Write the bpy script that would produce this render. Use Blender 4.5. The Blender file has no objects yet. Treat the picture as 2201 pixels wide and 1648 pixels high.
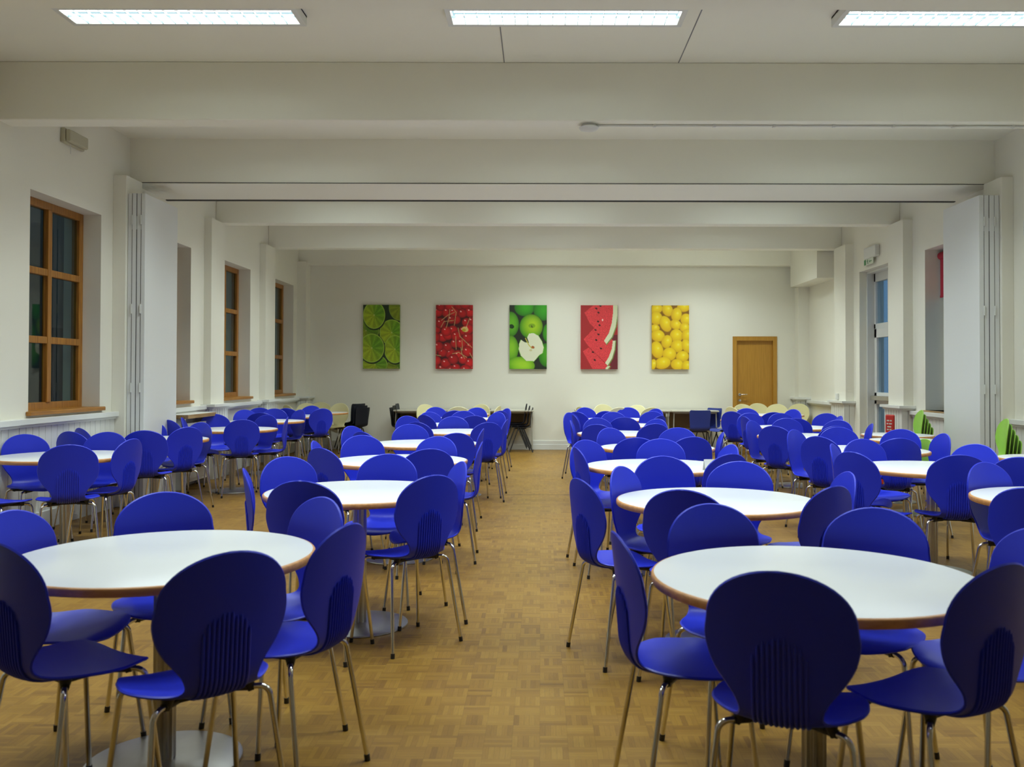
import bpy, bmesh, math, random
from mathutils import Vector, Matrix
import numpy as np

C = bpy.context.scene.collection
SC = bpy.context.scene
PI = math.pi
# ---------------------------------------------------------------- camera
# level sight line towards +Y at (1162, 808) px, 1.38 m above the floor
PITCH, ROLL, FPX = math.radians(0.8), math.radians(0.12), 1930.0
fwd = Vector((0, math.cos(PITCH), math.sin(PITCH)))
r0 = Vector((1, 0, 0)); u0 = r0.cross(fwd)
cr, sr = math.cos(ROLL), math.sin(ROLL)
right = r0 * cr + u0 * sr
up = u0 * cr - r0 * sr
cam_data = bpy.data.cameras.new('camera')
cam = bpy.data.objects.new('camera', cam_data)
C.objects.link(cam)
M = Matrix.Identity(4)
for i in range(3):
    M[i][0] = right[i]; M[i][1] = up[i]; M[i][2] = -fwd[i]
M[0][3], M[1][3], M[2][3] = 0.0, 0.0, 1.38
cam.matrix_world = M
cam_data.sensor_width = 36.0
cam_data.lens = FPX / 2201 * 36.0
cam_data.shift_x = -0.02797
cam_data.shift_y = -0.01951
cam_data.clip_end = 100
cam_data.clip_start = 0.05
cam_data.dof.use_dof = True
cam_data.dof.focus_distance = 8.0
cam_data.dof.aperture_fstop = 4.5
SC.camera = cam
# ---------------------------------------------------------------- world and exposure
w = bpy.data.worlds.new('world'); SC.world = w; w.use_nodes = True
bg = w.node_tree.nodes['Background']
bg.inputs[0].default_value = (0.16, 0.36, 0.62, 1)     # dusk outside
bg.inputs[1].default_value = 0.45
SC.view_settings.view_transform = 'Standard'
SC.view_settings.look = 'None'
SC.view_settings.gamma = 1
SC.view_settings.exposure = 0.3
SC.view_settings.use_curve_mapping = False
LAMP = 0.7                     # radiance of a fluorescent louvre panel
LAMP_COL = (0.87, 1.0, 0.99)
TUBE_W = 27.5                   # watts thrown down through each louvre

random.seed(7)
# ---------------------------------------------------------------- materials
def mat(name, col, rough=0.5, metal=0.0, spec=0.5, noise=0.0, nscale=8.0, bump=0.0, bscale=60.0, coat=0.0):
    m = bpy.data.materials.new(name); m.use_nodes = True
    nt = m.node_tree; b = nt.nodes['Principled BSDF']
    b.inputs['Base Color'].default_value = (*col, 1)
    b.inputs['Roughness'].default_value = rough
    b.inputs['Metallic'].default_value = metal
    b.inputs['Specular IOR Level'].default_value = spec
    if coat: b.inputs['Coat Weight'].default_value = coat
    tc = nt.nodes.new('ShaderNodeTexCoord')
    if noise:
        n = nt.nodes.new('ShaderNodeTexNoise'); n.inputs['Scale'].default_value = nscale
        n.inputs['Detail'].default_value = 4
        nt.links.new(tc.outputs['Object'], n.inputs['Vector'])
        mx = nt.nodes.new('ShaderNodeMix'); mx.data_type = 'RGBA'
        mx.inputs[6].default_value = (*[c * (1 - noise) for c in col], 1)
        mx.inputs[7].default_value = (*[min(1, c * (1 + noise)) for c in col], 1)
        nt.links.new(n.outputs['Fac'], mx.inputs[0]); nt.links.new(mx.outputs[2], b.inputs['Base Color'])
    if bump:
        n2 = nt.nodes.new('ShaderNodeTexNoise'); n2.inputs['Scale'].default_value = bscale
        nt.links.new(tc.outputs['Object'], n2.inputs['Vector'])
        bp = nt.nodes.new('ShaderNodeBump'); bp.inputs['Strength'].default_value = bump
        bp.inputs['Distance'].default_value = 0.002
        nt.links.new(n2.outputs['Fac'], bp.inputs['Height']); nt.links.new(bp.outputs[0], b.inputs['Normal'])
    return m

def wood(name, c1, c2, axis='Z', rough=0.4):
    m = bpy.data.materials.new(name); m.use_nodes = True
    nt = m.node_tree; b = nt.nodes['Principled BSDF']; b.inputs['Roughness'].default_value = rough
    tc = nt.nodes.new('ShaderNodeTexCoord'); mp = nt.nodes.new('ShaderNodeMapping')
    s = {'X': (1.2, 22, 22), 'Y': (22, 1.2, 22), 'Z': (22, 22, 1.2)}[axis]
    mp.inputs['Scale'].default_value = s
    n = nt.nodes.new('ShaderNodeTexNoise'); n.inputs['Scale'].default_value = 2.5; n.inputs['Detail'].default_value = 5
    cr_ = nt.nodes.new('ShaderNodeValToRGB')
    cr_.color_ramp.elements[0].position = 0.35; cr_.color_ramp.elements[0].color = (*c1, 1)
    cr_.color_ramp.elements[1].position = 0.65; cr_.color_ramp.elements[1].color = (*c2, 1)
    nt.links.new(tc.outputs['Object'], mp.inputs[0]); nt.links.new(mp.outputs[0], n.inputs['Vector'])
    nt.links.new(n.outputs['Fac'], cr_.inputs[0]); nt.links.new(cr_.outputs[0], b.inputs['Base Color'])
    return m

def emit(name, col, s):
    m = bpy.data.materials.new(name); m.use_nodes = True
    nt = m.node_tree; nt.nodes.remove(nt.nodes['Principled BSDF'])
    e = nt.nodes.new('ShaderNodeEmission'); e.inputs[0].default_value = (*col, 1); e.inputs[1].default_value = s
    nt.links.new(e.outputs[0], nt.nodes['Material Output'].inputs[0])
    return m

def glass(name, tint, refl=0.09):
    m = bpy.data.materials.new(name); m.use_nodes = True
    nt = m.node_tree; nt.nodes.remove(nt.nodes['Principled BSDF'])
    t = nt.nodes.new('ShaderNodeBsdfTransparent'); t.inputs[0].default_value = (*tint, 1)
    g = nt.nodes.new('ShaderNodeBsdfGlossy'); g.inputs['Roughness'].default_value = 0.02
    f = nt.nodes.new('ShaderNodeFresnel'); f.inputs[0].default_value = 1.5
    mx = nt.nodes.new('ShaderNodeMixShader')
    ge = nt.nodes.new('ShaderNodeNewGeometry'); ma = nt.nodes.new('ShaderNodeMath'); ma.operation = 'SUBTRACT'; ma.inputs[0].default_value = 1.0
    mm = nt.nodes.new('ShaderNodeMath'); mm.operation = 'MULTIPLY'
    nt.links.new(ge.outputs['Backfacing'], ma.inputs[1]); nt.links.new(f.outputs[0], mm.inputs[0]); nt.links.new(ma.outputs[0], mm.inputs[1])
    nt.links.new(mm.outputs[0], mx.inputs[0]); nt.links.new(t.outputs[0], mx.inputs[1]); nt.links.new(g.outputs[0], mx.inputs[2])
    nt.links.new(mx.outputs[0], nt.nodes['Material Output'].inputs[0])
    return m

def parquet():
    m = bpy.data.materials.new('finger_parquet'); m.use_nodes = True
    nt = m.node_tree; N = nt.nodes; L = nt.links; b = N['Principled BSDF']
    def math_(op, a, b_=None, c_=None):
        n = N.new('ShaderNodeMath'); n.operation = op
        for i, v in enumerate((a, b_, c_)):
            if v is None: continue
            if isinstance(v, (int, float)): n.inputs[i].default_value = v
            else: L.new(v, n.inputs[i])
        return n.outputs[0]
    tc = N.new('ShaderNodeTexCoord'); sp = N.new('ShaderNodeSeparateXYZ'); L.new(tc.outputs['Object'], sp.inputs[0])
    s = 0.105; nf = 5
    x = math_('DIVIDE', sp.outputs[0], s); y = math_('DIVIDE', sp.outputs[1], s)
    i = math_('FLOOR', x); j = math_('FLOOR', y)
    u = math_('FRACT', x); v = math_('FRACT', y)
    par = math_('FLOORED_MODULO', math_('ADD', i, j), 2.0)
    inv = math_('SUBTRACT', 1.0, par)
    wv = math_('ADD', math_('MULTIPLY', u, par), math_('MULTIPLY', v, inv))     # across the fingers
    lv = math_('ADD', math_('MULTIPLY', v, par), math_('MULTIPLY', u, inv))     # along the fingers
    wf = math_('MULTIPLY', wv, nf); k = math_('FLOOR', wf); fr = math_('FRACT', wf)
    cb = N.new('ShaderNodeCombineXYZ'); L.new(i, cb.inputs[0]); L.new(j, cb.inputs[1]); L.new(k, cb.inputs[2])
    wn = N.new('ShaderNodeTexWhiteNoise'); wn.noise_dimensions = '3D'; L.new(cb.outputs[0], wn.inputs[0])
    cb2 = N.new('ShaderNodeCombineXYZ'); L.new(i, cb2.inputs[0]); L.new(j, cb2.inputs[1])
    wn2 = N.new('ShaderNodeTexWhiteNoise'); wn2.noise_dimensions = '2D'; L.new(cb2.outputs[0], wn2.inputs[0])
    mixv = math_('ADD', math_('MULTIPLY', wn.outputs[0], 0.7), math_('MULTIPLY', wn2.outputs[0], 0.3))
    ramp = N.new('ShaderNodeValToRGB'); L.new(mixv, ramp.inputs[0])
    e = ramp.color_ramp.elements
    cols = [(0.0, (0.176, 0.088, 0.019)), (0.18, (0.211, 0.108, 0.020)), (0.4, (0.247, 0.129, 0.022)), (0.7, (0.274, 0.148, 0.025)), (1.0, (0.304, 0.171, 0.031))]
    e[0].position = 0.0; e[0].color = (*cols[0][1], 1); e[1].position = 1.0; e[1].color = (*cols[-1][1], 1)
    for p_, c_ in cols[1:-1]:
        q = ramp.color_ramp.elements.new(p_); q.color = (*c_, 1)
    # grain along each finger
    cg = N.new('ShaderNodeCombineXYZ')
    L.new(math_('ADD', math_('MULTIPLY', wv, 14.0), math_('MULTIPLY', wn.outputs[0], 40.0)), cg.inputs[0])
    L.new(math_('MULTIPLY', lv, 1.5), cg.inputs[1]); L.new(math_('ADD', i, math_('MULTIPLY', j, 3.7)), cg.inputs[2])
    ng = N.new('ShaderNodeTexNoise'); ng.inputs['Scale'].default_value = 1.6; ng.inputs['Detail'].default_value = 3; L.new(cg.outputs[0], ng.inputs['Vector'])
    # worn patches over the whole floor
    nw = N.new('ShaderNodeTexNoise'); nw.inputs['Scale'].default_value = 0.9; nw.inputs['Detail'].default_value = 4; L.new(tc.outputs['Object'], nw.inputs['Vector'])
    fac = math_('ADD', math_('MULTIPLY', ng.outputs[0], 0.35), math_('MULTIPLY', nw.outputs[0], 0.35)); fac = math_('ADD', fac, 0.65)
    edge = math_('MINIMUM', fr, math_('SUBTRACT', 1.0, fr)); edge = math_('MULTIPLY', edge, 1.0 / nf)
    edge2 = math_('MINIMUM', lv, math_('SUBTRACT', 1.0, lv))
    ed = math_('MINIMUM', edge, edge2)
    line = math_('LESS_THAN', ed, 0.006); dark = math_('SUBTRACT', 1.0, math_('MULTIPLY', line, 0.3))
    fac = math_('MULTIPLY', fac, dark)
    seam = math_('LESS_THAN', math_('ABSOLUTE', math_('SUBTRACT', sp.outputs[1], 10.45)), 0.018)   # partition track line in the floor
    fac = math_('MULTIPLY', fac, math_('SUBTRACT', 1.0, math_('MULTIPLY', seam, 0.55)))
    vm = N.new('ShaderNodeVectorMath'); vm.operation = 'SCALE'; L.new(ramp.outputs[0], vm.inputs[0]); L.new(fac, vm.inputs['Scale'])
    L.new(vm.outputs[0], b.inputs['Base Color'])
    rr = math_('ADD', math_('MULTIPLY', nw.outputs[0], 0.25), 0.30); L.new(rr, b.inputs['Roughness'])
    b.inputs['Specular IOR Level'].default_value = 0.22
    return m

def emboss_attr(name):
    m = bpy.data.materials.new(name); m.use_nodes = True
    nt = m.node_tree; b = nt.nodes['Principled BSDF']
    a = nt.nodes.new('ShaderNodeVertexColor'); a.layer_name = 'print'
    nt.links.new(a.outputs[0], b.inputs['Base Color']); b.inputs['Roughness'].default_value = 0.6
    return m

MAT = dict(
    paint=mat('white_wall_paint', (0.83, 0.80, 0.69), 0.6, noise=0.02, nscale=1.5, bump=0.15, bscale=90),
    ceil=mat('white_ceiling_paint', (0.90, 0.875, 0.76), 0.75, noise=0.02, nscale=1.0),
    trim=mat('white_gloss_trim', (0.76, 0.76, 0.715), 0.35),
    partition=mat('partition_laminate', (0.74, 0.745, 0.73), 0.45),
    groove=mat('dark_seam', (0.06, 0.06, 0.055), 0.8),
    shadow_grey=mat('shade_grey', (0.25, 0.25, 0.25), 0.8),  # flat grey for painted groove shade, also panel seams, slots and outside windows
    floor=parquet(),
    winwood=wood('varnished_pine', (0.27, 0.10, 0.010), (0.42, 0.18, 0.022), 'Z', 0.35),
    sillwood=wood('varnished_pine_sill', (0.30, 0.12, 0.014), (0.44, 0.19, 0.028), 'Y', 0.35),
    doorwood=wood('beech_veneer', (0.44, 0.215, 0.026), (0.52, 0.26, 0.036), 'Z', 0.4),
    benchwood=wood('worn_bench_wood', (0.24, 0.13, 0.045), (0.42, 0.27, 0.11), 'Y', 0.5),
    laminate=mat('white_laminate', (0.74, 0.755, 0.77), 0.3, noise=0.015, nscale=5),
    edge=wood('wood_edge_band', (0.55, 0.25, 0.075), (0.68, 0.33, 0.11), 'X', 0.4),
    greylam=mat('grey_laminate', (0.55, 0.52, 0.42), 0.45, noise=0.03),
    deskunder=mat('brown_desk_panel', (0.20, 0.14, 0.07), 0.6),
    blue=mat('blue_moulded_plastic', (0.016, 0.033, 0.62), 0.42, spec=0.45, bump=0.04, bscale=400),
    cream=mat('cream_moulded_plastic', (0.80, 0.74, 0.42), 0.42, spec=0.45),
    green=mat('lime_moulded_plastic', (0.30, 0.58, 0.07), 0.42, spec=0.45),
    polyblue=mat('blue_school_plastic', (0.020, 0.040, 0.26), 0.5),
    polyblack=mat('charcoal_school_plastic', (0.014, 0.016, 0.026), 0.5),
    chrome=mat('chrome', (0.72, 0.70, 0.66), 0.14, metal=1.0),
    brushed=mat('brushed_steel', (0.52, 0.51, 0.48), 0.32, metal=1.0, noise=0.06, nscale=30),
    black=mat('black_plastic', (0.012, 0.012, 0.013), 0.45),
    blacksteel=mat('black_painted_steel', (0.02, 0.02, 0.022), 0.4),
    greysteel=mat('grey_painted_steel', (0.35, 0.33, 0.27), 0.4),
    whiteplastic=mat('white_plastic', (0.72, 0.72, 0.68), 0.4),
    oldplastic=mat('yellowed_plastic', (0.50, 0.47, 0.34), 0.5),
    red=mat('red_plastic', (0.55, 0.035, 0.02), 0.4),
    darkred=mat('dark_red_enamel', (0.28, 0.015, 0.012), 0.3),
    redblind=mat('red_blind_fabric', (0.42, 0.02, 0.045), 0.8),
    signgreen=mat('sign_green', (0.03, 0.22, 0.06), 0.5),
    signclear=mat('sign_acrylic', (0.62, 0.66, 0.55), 0.3),
    upvc=mat('white_door_frame', (0.70, 0.70, 0.67), 0.35),
    lamp=emit('fluorescent_reflector', (0.60, 0.90, 1.0), LAMP),
    tube=emit('fluorescent_tube', LAMP_COL, 14.0),
    louvre=mat('louvre_aluminium', (0.30, 0.40, 0.44), 0.4),
    glassdark=glass('window_glass', (0.72, 0.80, 0.76)),
    glassblue=glass('door_glass', (0.85, 0.92, 0.95)),
    outside=mat('outside_render', (0.13, 0.13, 0.115), 0.9, noise=0.25, nscale=1.2),
    outdoor_dark=mat('outside_door_panel', (0.05, 0.05, 0.045), 0.8),
    print=emboss_attr('printed_canvas'),
    card=mat('white_card', (0.78, 0.78, 0.72), 0.7, noise=0.06, nscale=60),
)
# ---------------------------------------------------------------- mesh helpers
class MB:
    def __init__(s): s.v = []; s.f = []; s.mi = []; s.m = 0
    def add(s, vs, fs):
        o = len(s.v); s.v += [tuple(p) for p in vs]
        s.f += [tuple(i + o for i in f) for f in fs]; s.mi += [s.m] * len(fs)
    def box(s, a, b, R=None, o=None):
        (x0, y0, z0), (x1, y1, z1) = a, b
        x0, x1 = min(x0, x1), max(x0, x1); y0, y1 = min(y0, y1), max(y0, y1); z0, z1 = min(z0, z1), max(z0, z1)
        vs = [Vector((x, y, z)) for z in (z0, z1) for x, y in ((x0, y0), (x1, y0), (x1, y1), (x0, y1))]
        if R is not None: vs = [R @ p for p in vs]
        if o is not None: vs = [p + Vector(o) for p in vs]
        s.add(vs, [(0, 3, 2, 1), (4, 5, 6, 7), (0, 1, 5, 4), (1, 2, 6, 5), (2, 3, 7, 6), (3, 0, 4, 7)])
        return s
    def tube(s, pts, r, n=10, caps=True):
        pts = [Vector(p) for p in pts]; rs = r if isinstance(r, (list, tuple)) else [r] * len(pts)
        prev = None; rings = []
        for i, p in enumerate(pts):
            d = (pts[min(i + 1, len(pts) - 1)] - pts[max(i - 1, 0)]).normalized()
            if prev is None:
                a = Vector((0, 0, 1)) if abs(d.z) < 0.9 else Vector((1, 0, 0))
                u = d.cross(a).normalized()
            else:
                u = (prev - d * prev.dot(d)).normalized()
            prev = u; v = d.cross(u)
            rings.append([p + (u * math.cos(2 * PI * k / n) + v * math.sin(2 * PI * k / n)) * rs[i] for k in range(n)])
        vs = [q for rg in rings for q in rg]; fs = []
        for i in range(len(pts) - 1):
            for k in range(n):
                a = i * n + k; b = i * n + (k + 1) % n
                fs.append((a, b, b + n, a + n))
        if caps:
            fs.append(tuple(range(n - 1, -1, -1))); fs.append(tuple(range((len(pts) - 1) * n, len(pts) * n)))
        s.add(vs, fs); return s
    def lathe(s, prof, n=48, c=(0, 0)):
        vs = []; fs = []
        for r, z in prof:
            for k in range(n):
                a = 2 * PI * k / n; vs.append((c[0] + r * math.cos(a), c[1] + r * math.sin(a), z))
        for i in range(len(prof) - 1):
            for k in range(n):
                a = i * n + k; b = i * n + (k + 1) % n
                fs.append((a, b, b + n, a + n))
        fs.append(tuple(range(n - 1, -1, -1))); fs.append(tuple(range((len(prof) - 1) * n, len(prof) * n)))
        s.add(vs, fs); return s
    def build(s, name, mats, parent=None, smooth=False, link=True, bevel=0.0):
        me = bpy.data.meshes.new(name); me.from_pydata(s.v, [], s.f)
        if not isinstance(mats, (list, tuple)): mats = [mats]
        for m in mats: me.materials.append(m)
        if any(s.mi): me.polygons.foreach_set('material_index', s.mi)
        if smooth:
            me.polygons.foreach_set('use_smooth', [True] * len(me.polygons))
            try: me.set_sharp_from_angle(angle=math.radians(40))
            except Exception: pass
        bm = bmesh.new(); bm.from_mesh(me); bmesh.ops.recalc_face_normals(bm, faces=bm.faces); bm.to_mesh(me); bm.free()
        me.update()
        o = bpy.data.objects.new(name, me)
        C.objects.link(o)
        if parent is not None: o.parent = parent
        if bevel:
            b = o.modifiers.new('bevel', 'BEVEL'); b.width = bevel; b.segments = 2; b.limit_method = 'ANGLE'
        return o

def empty(name, loc=(0, 0, 0), rz=0.0):
    o = bpy.data.objects.new(name, None); o.location = loc; o.rotation_euler = (0, 0, rz); o.empty_display_size = 0.1
    C.objects.link(o); return o

def tag(o, label=None, cat=None, group=None, kind=None):
    if label: o['label'] = label
    if cat: o['category'] = cat
    if group: o['group'] = group
    if kind: o['kind'] = kind
    return o

def struct(mb, name, m, label, cat, **k):
    return tag(mb.build(name, m, **k), label, cat, kind='structure')

def copy_tree(o, parent=None):
    c = o.copy(); C.objects.link(c); c.parent = parent
    for ch in list(o.children): copy_tree(ch, c)
    return c
# ================================================================ ROOM
XL, XR, YF, YN, ZC, ZB = -4.5, 4.97, 16.86, -2.4, 3.97, 3.487
WT = 0.38
fl = MB(); fl.box((XL - WT, YN - .2, -0.1), (XR + WT, YF + .2, 0.0))
struct(fl, 'floor', MAT['floor'], 'worn finger parquet floor in a basket pattern', 'floor')
ce = MB(); ce.box((XL - WT, YN - .2, ZC), (XR + WT, YF + .2, ZC + .15))
ce.m = 1
for x in (-0.31, 1.13): ce.box((x, 5.0, ZC - .003), (x + .008, 7.38, ZC + .01))
struct(ce, 'ceiling', [MAT['ceil'], MAT['shadow_grey']], 'off-white ceiling panels between the beams', 'ceiling')
bk = MB(); bk.box((XL - WT, YN - .2, 0), (XR + WT, YN, ZC)); struct(bk, 'wall_back', MAT['paint'], 'plain white wall behind the camera', 'wall')
fw = MB()
DX0, DX1, DZ = 3.66, 4.38, 2.07         # far door opening
fw.box((XL - WT, YF, 0), (DX0, YF + .2, ZC)); fw.box((DX1, YF, 0), (XR + WT, YF + .2, ZC)); fw.box((DX0, YF, DZ), (DX1, YF + .2, ZC))
struct(fw, 'wall_far', MAT['paint'], 'white far wall behind the five fruit pictures', 'wall')

LW = [(7.89, 9.17), (10.26, 11.53), (12.65, 13.9), (15.05, 16.32)]
WZ0, WZ1 = 1.02, 3.02
def wall_with(x0, x1, opens, name, label):
    mb = MB(); y = YN
    for (a, b, z0, z1) in opens:
        mb.box((x0, y, 0), (x1, a, ZC))
        if z0 > 0: mb.box((x0, a, 0), (x1, b, z0))
        mb.box((x0, a, z1), (x1, b, ZC)); y = b
    mb.box((x0, y, 0), (x1, YF + .2, ZC))
    struct(mb, name, MAT['paint'], label, 'wall')
wall_with(XL - WT, XL, [(a, b, WZ0, WZ1) for a, b in LW], 'wall_left', 'white left wall with four tall deep-set windows')
RW = [(10.3, 11.6, 0.95, 3.02)]
RD = (12.75, 13.99)
wall_with(XR, XR + WT, [RW[0], (RD[0], RD[1], 0, 3.01)], 'wall_right', 'white right wall with glazed exit door and narrow window')

# beams
def beam(n, y0, y1, z0, label):
    b = MB(); b.box((XL, y0, z0), (XR, y1, ZC)); b.m = 1
    struct(b, 'trim_%d' % n, [MAT['ceil'], MAT['shadow_grey']], label, 'beam', bevel=0.008)
beam(1, 4.92, 5.14, ZB, 'white boxed ceiling beam just above the top of the view')
beam(2, 7.38, 7.60, ZB, 'white ceiling beam nearest the camera, with smoke detector under it')
beam(4, 12.4, 12.62, ZB, 'white ceiling beam first beyond the folding partition')
beam(5, 14.8, 15.02, ZB, 'white ceiling beam second beyond the folding partition')
beam(6, 16.66, 16.86, 3.44, 'shallow white beam against the far wall')
# partition header : beam, open soffit, track rail
hb = MB(); hb.box((XL, 9.8, ZB), (XR, 10.80, ZC)); hb.box((XL, 9.8, ZB - .012), (XR, 9.83, ZB))
hb.m = 1; hb.box((XL, 9.795, ZB - .004), (XR, 9.8, ZB + .003)); hb.box((XL, 10.74, ZB - .01), (XR, 10.79, ZB))
struct(hb, 'trim_3', [MAT['ceil'], MAT['groove']], 'white header beam with dark track line above folding partition', 'beam')

# pilasters with dado bases and caps, left wall and right wall
trim_no = [6]
def nxt(): trim_no[0] += 1; return 'trim_%d' % trim_no[0]
def pilaster(side, y0, y1, p, z1, label, zc=1.01, dado=0.04, cap=True):
    s = 1 if side == 'L' else -1; X = XL if side == 'L' else XR
    mb = MB(); mb.m = 2; mb.box((X, y0, 0), (X + s * p, y1, z1)); mb.m = 0
    if cap: mb.box((X, y0 - dado, 0), (X + s * (p + dado), y1 + dado, zc - .05))
    if cap:
        mb.box((X, y0 - dado - .05, zc - .05), (X + s * (p + dado + .05), y1 + dado + .05, zc - .015))
        mb.box((X, y0 - dado - .02, zc - .075), (X + s * (p + dado + .02), y1 + dado + .02, zc - .05))
    if cap: mb.box((X, y0 - dado - .012, 0), (X + s * (p + dado + .02), y1 + dado + .012, .16))
    mb.m = 1  # thin grey strips paint in the shade of the board grooves
    n = int((y1 - y0 + 2 * dado) / .09)
    for i in range(1, n + 1) if cap else ():
        yy = y0 - dado + i * .09
        mb.box((X + s * (p + dado), yy, .17), (X + s * (p + dado + .0015), yy + .006, zc - .08))
    m = max(1, int((p + dado) / .09))
    for i in range(1, m + 1) if cap else ():
        xx = X + s * i * .09
        if i * .09 < p + dado: mb.box((xx, y0 - dado - .0015, .17), (xx + .006, y0 - dado, zc - .08))
    struct(mb, nxt(), [MAT['trim'], MAT['shadow_grey'], MAT['paint']], label, 'pilaster', bevel=0.004)
pilaster('L', 9.42, 9.80, .137, ZB, 'white pilaster behind the folded left partition', cap=False, dado=.0)
pilaster('L', 11.98, 12.48, .10, ZB, 'white pilaster between second and third left windows')
pilaster('L', 14.35, 14.86, .10, ZB, 'white pilaster between third and fourth left windows')
pilaster('L', 16.55, 16.86, .17, ZB, 'white corner pilaster at far end of left wall')
pilaster('R', 9.42, 9.80, .126, ZB, 'white pilaster behind the folded right partition', cap=False, dado=.0)
pilaster('R', 11.98, 12.50, .13, ZB, 'white pilaster between narrow right window and exit door')
pilaster('R', 14.25, 14.80, .13, ZB, 'white pilaster beyond the glazed exit door')
pilaster('R', 16.60, 16.86, .20, 3.04, 'white corner pilaster beside the far wooden door')

# dado boarding, rail and skirting in runs between pilasters
def dado(side, y0, y1, zr, label, board=True, p=.035):
    s = 1 if side == 'L' else -1; X = XL if side == 'L' else XR
    mb = MB()
    if board:
        n = max(1, round((y1 - y0) / .10)); wdt = (y1 - y0) / n
        mb.box((X, y0, .1), (X + s * (p - .012), y1, zr - .04))
        for i in range(n):
            mb.box((X + s * .001, y0 + i * wdt + .003, .14), (X + s * p, y0 + (i + 1) * wdt - .003, zr - .045))
    mb.box((X, y0, zr - .05), (X + s * (p + .045), y1, zr))
    mb.box((X, y0, zr - .075), (X + s * (p + .02), y1, zr - .05))
    mb.box((X, y0, 0), (X + s * (p + .022), y1, .16))
    struct(mb, nxt(), MAT['trim'], label, 'dado panelling', bevel=0.003)
dado('L', YN, 7.60, 1.00, 'white boarded dado and rail on the left wall left of the nearest window', p=.06)
dado('L', 7.60, 9.42, 1.00, 'white boarded dado under the nearest left window')
dado('L', 9.80, 11.92, .98, 'white dado under the second left window beyond partition', board=False)
dado('L', 12.54, 14.29, .98, 'white dado and rail under the third left window', board=False)
dado('L', 14.92, 16.49, .98, 'white dado under the fourth left window', board=False)
dado('R', YN, 9.42, .94, 'white boarded dado and rail on the near right wall')
dado('R', 9.80, 11.92, .93, 'white dado and rail under narrow right window')
dado('R', 14.86, 16.54, .95, 'cream dado and rail on right wall near the far door', board=False)
sk = MB(); sk.box((XL, YF - .02, 0), (DX0 - .06, YF, .17)); sk.box((XL, YF - .028, 0), (DX0 - .06, YF, .10)); sk.box((DX1 + .06, YF - .02, 0), (XR, YF, .17))
tag(sk.build('baseboard_far', MAT['trim'], bevel=.004), 'white skirting board along the foot of the far wall', 'skirting', kind='structure')
# boxed pipe run low on left wall
bx = MB(); bx.box((XL + .02, 2.0, 0), (XL + .20, 6.9, .22)); bx.box((XL + .02, 2.0, .2), (XL + .21, 6.91, .235))
struct(bx, nxt(), MAT['trim'], 'low white boxed pipe casing at the foot of left wall', 'pipe casing', bevel=.004)
# downstand box in far right corner
db = MB(); db.box((4.64, 15.07, 3.04), (XR, 16.66, ZC)); struct(db, nxt(), MAT['paint'], 'white boxed duct high in the far right corner', 'boxing')

# outside : neighbouring wall seen through left windows, terrace slab
ow = MB(); ow.box((-7.6, 2, -.5), (-7.4, 26, 6.0)); ow.m = 1
for y in (9.2, 13.6, 18.2): ow.box((-7.42, y, -.2), (-7.38, y + 1.0, 2.1))
ow.m = 2
for y in (11.5, 16.0, 21.0): ow.box((-7.42, y, .9), (-7.38, y + 1.1, 2.3))
struct(ow, 'wall_outside', [MAT['outside'], MAT['outdoor_dark'], MAT['shadow_grey']], 'dim wall of the passage outside the left windows', 'wall')
gr = MB(); gr.box((-7.4, 0, -.5), (XL - WT, 26, -.3)); gr.box((XR + WT, 0, -.3), (20, 30, -.15))
struct(gr, 'floor_outside', MAT['outside'], 'dim paving outside the building', 'paving')

# ================================================================ WINDOWS
def left_window(n, y0, y1, label):
    r = tag(empty('window_%d' % n, (XL - .18, (y0 + y1) / 2, WZ0)), label, 'window', kind='structure')
    W = (y1 - y0) / 2; H = WZ1 - WZ0
    f = MB(); t = .075; d0, d1 = -.07, .0
    f.box((d0, -W, 0), (d1, -W + t, H)); f.box((d0, W - t, 0), (d1, W, H)); f.box((d0, -W + t, H - t), (d1, W - t, H)); f.box((d0, -W + t, .03), (d1, W - t, .03 + t))
    f.box((d0 - .03, -W, 0), (d0, -W + t * .55, H)); f.box((d0 - .03, W - t * .55, 0), (d0, W, H)); f.box((d0 - .03, -W + .04, H - .04), (d0, W - .04, H))
    f.build('frame', MAT['winwood'], r, bevel=.006)
    g = MB(); g.box((-.045, -.035, .1), (.012, .035, H - .07))
    for k in (1, 2):
        z = .05 + (H - .08) * k / 3
        g.box((-.05, -W + .07, z - .033), (.008, W - .07, z + .033))
    g.build('glazing_bars', MAT['winwood'], r, bevel=.006)
    p = MB(); p.box((-.034, -W + .06, .08), (-.028, W - .06, H - .06)); p.build('panes', MAT['glassdark'], r)
    s = MB(); s.box((-.02, -W + .002, .0), (.18, W - .002, .04)); s.box((.18, -W - .04, .0), (.225, W + .04, .04))
    s.build('sill', MAT['sillwood'], r, bevel=.008)
for n, (a, b) in enumerate(LW, 1):
    left_window(n, a, b, ['tall varnished wood window nearest the camera in left wall', 'tall window half hidden behind the folded left partition',
        'tall varnished wood window third along the left wall', 'tall wood window farthest along the left wall'][n - 1])
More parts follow.
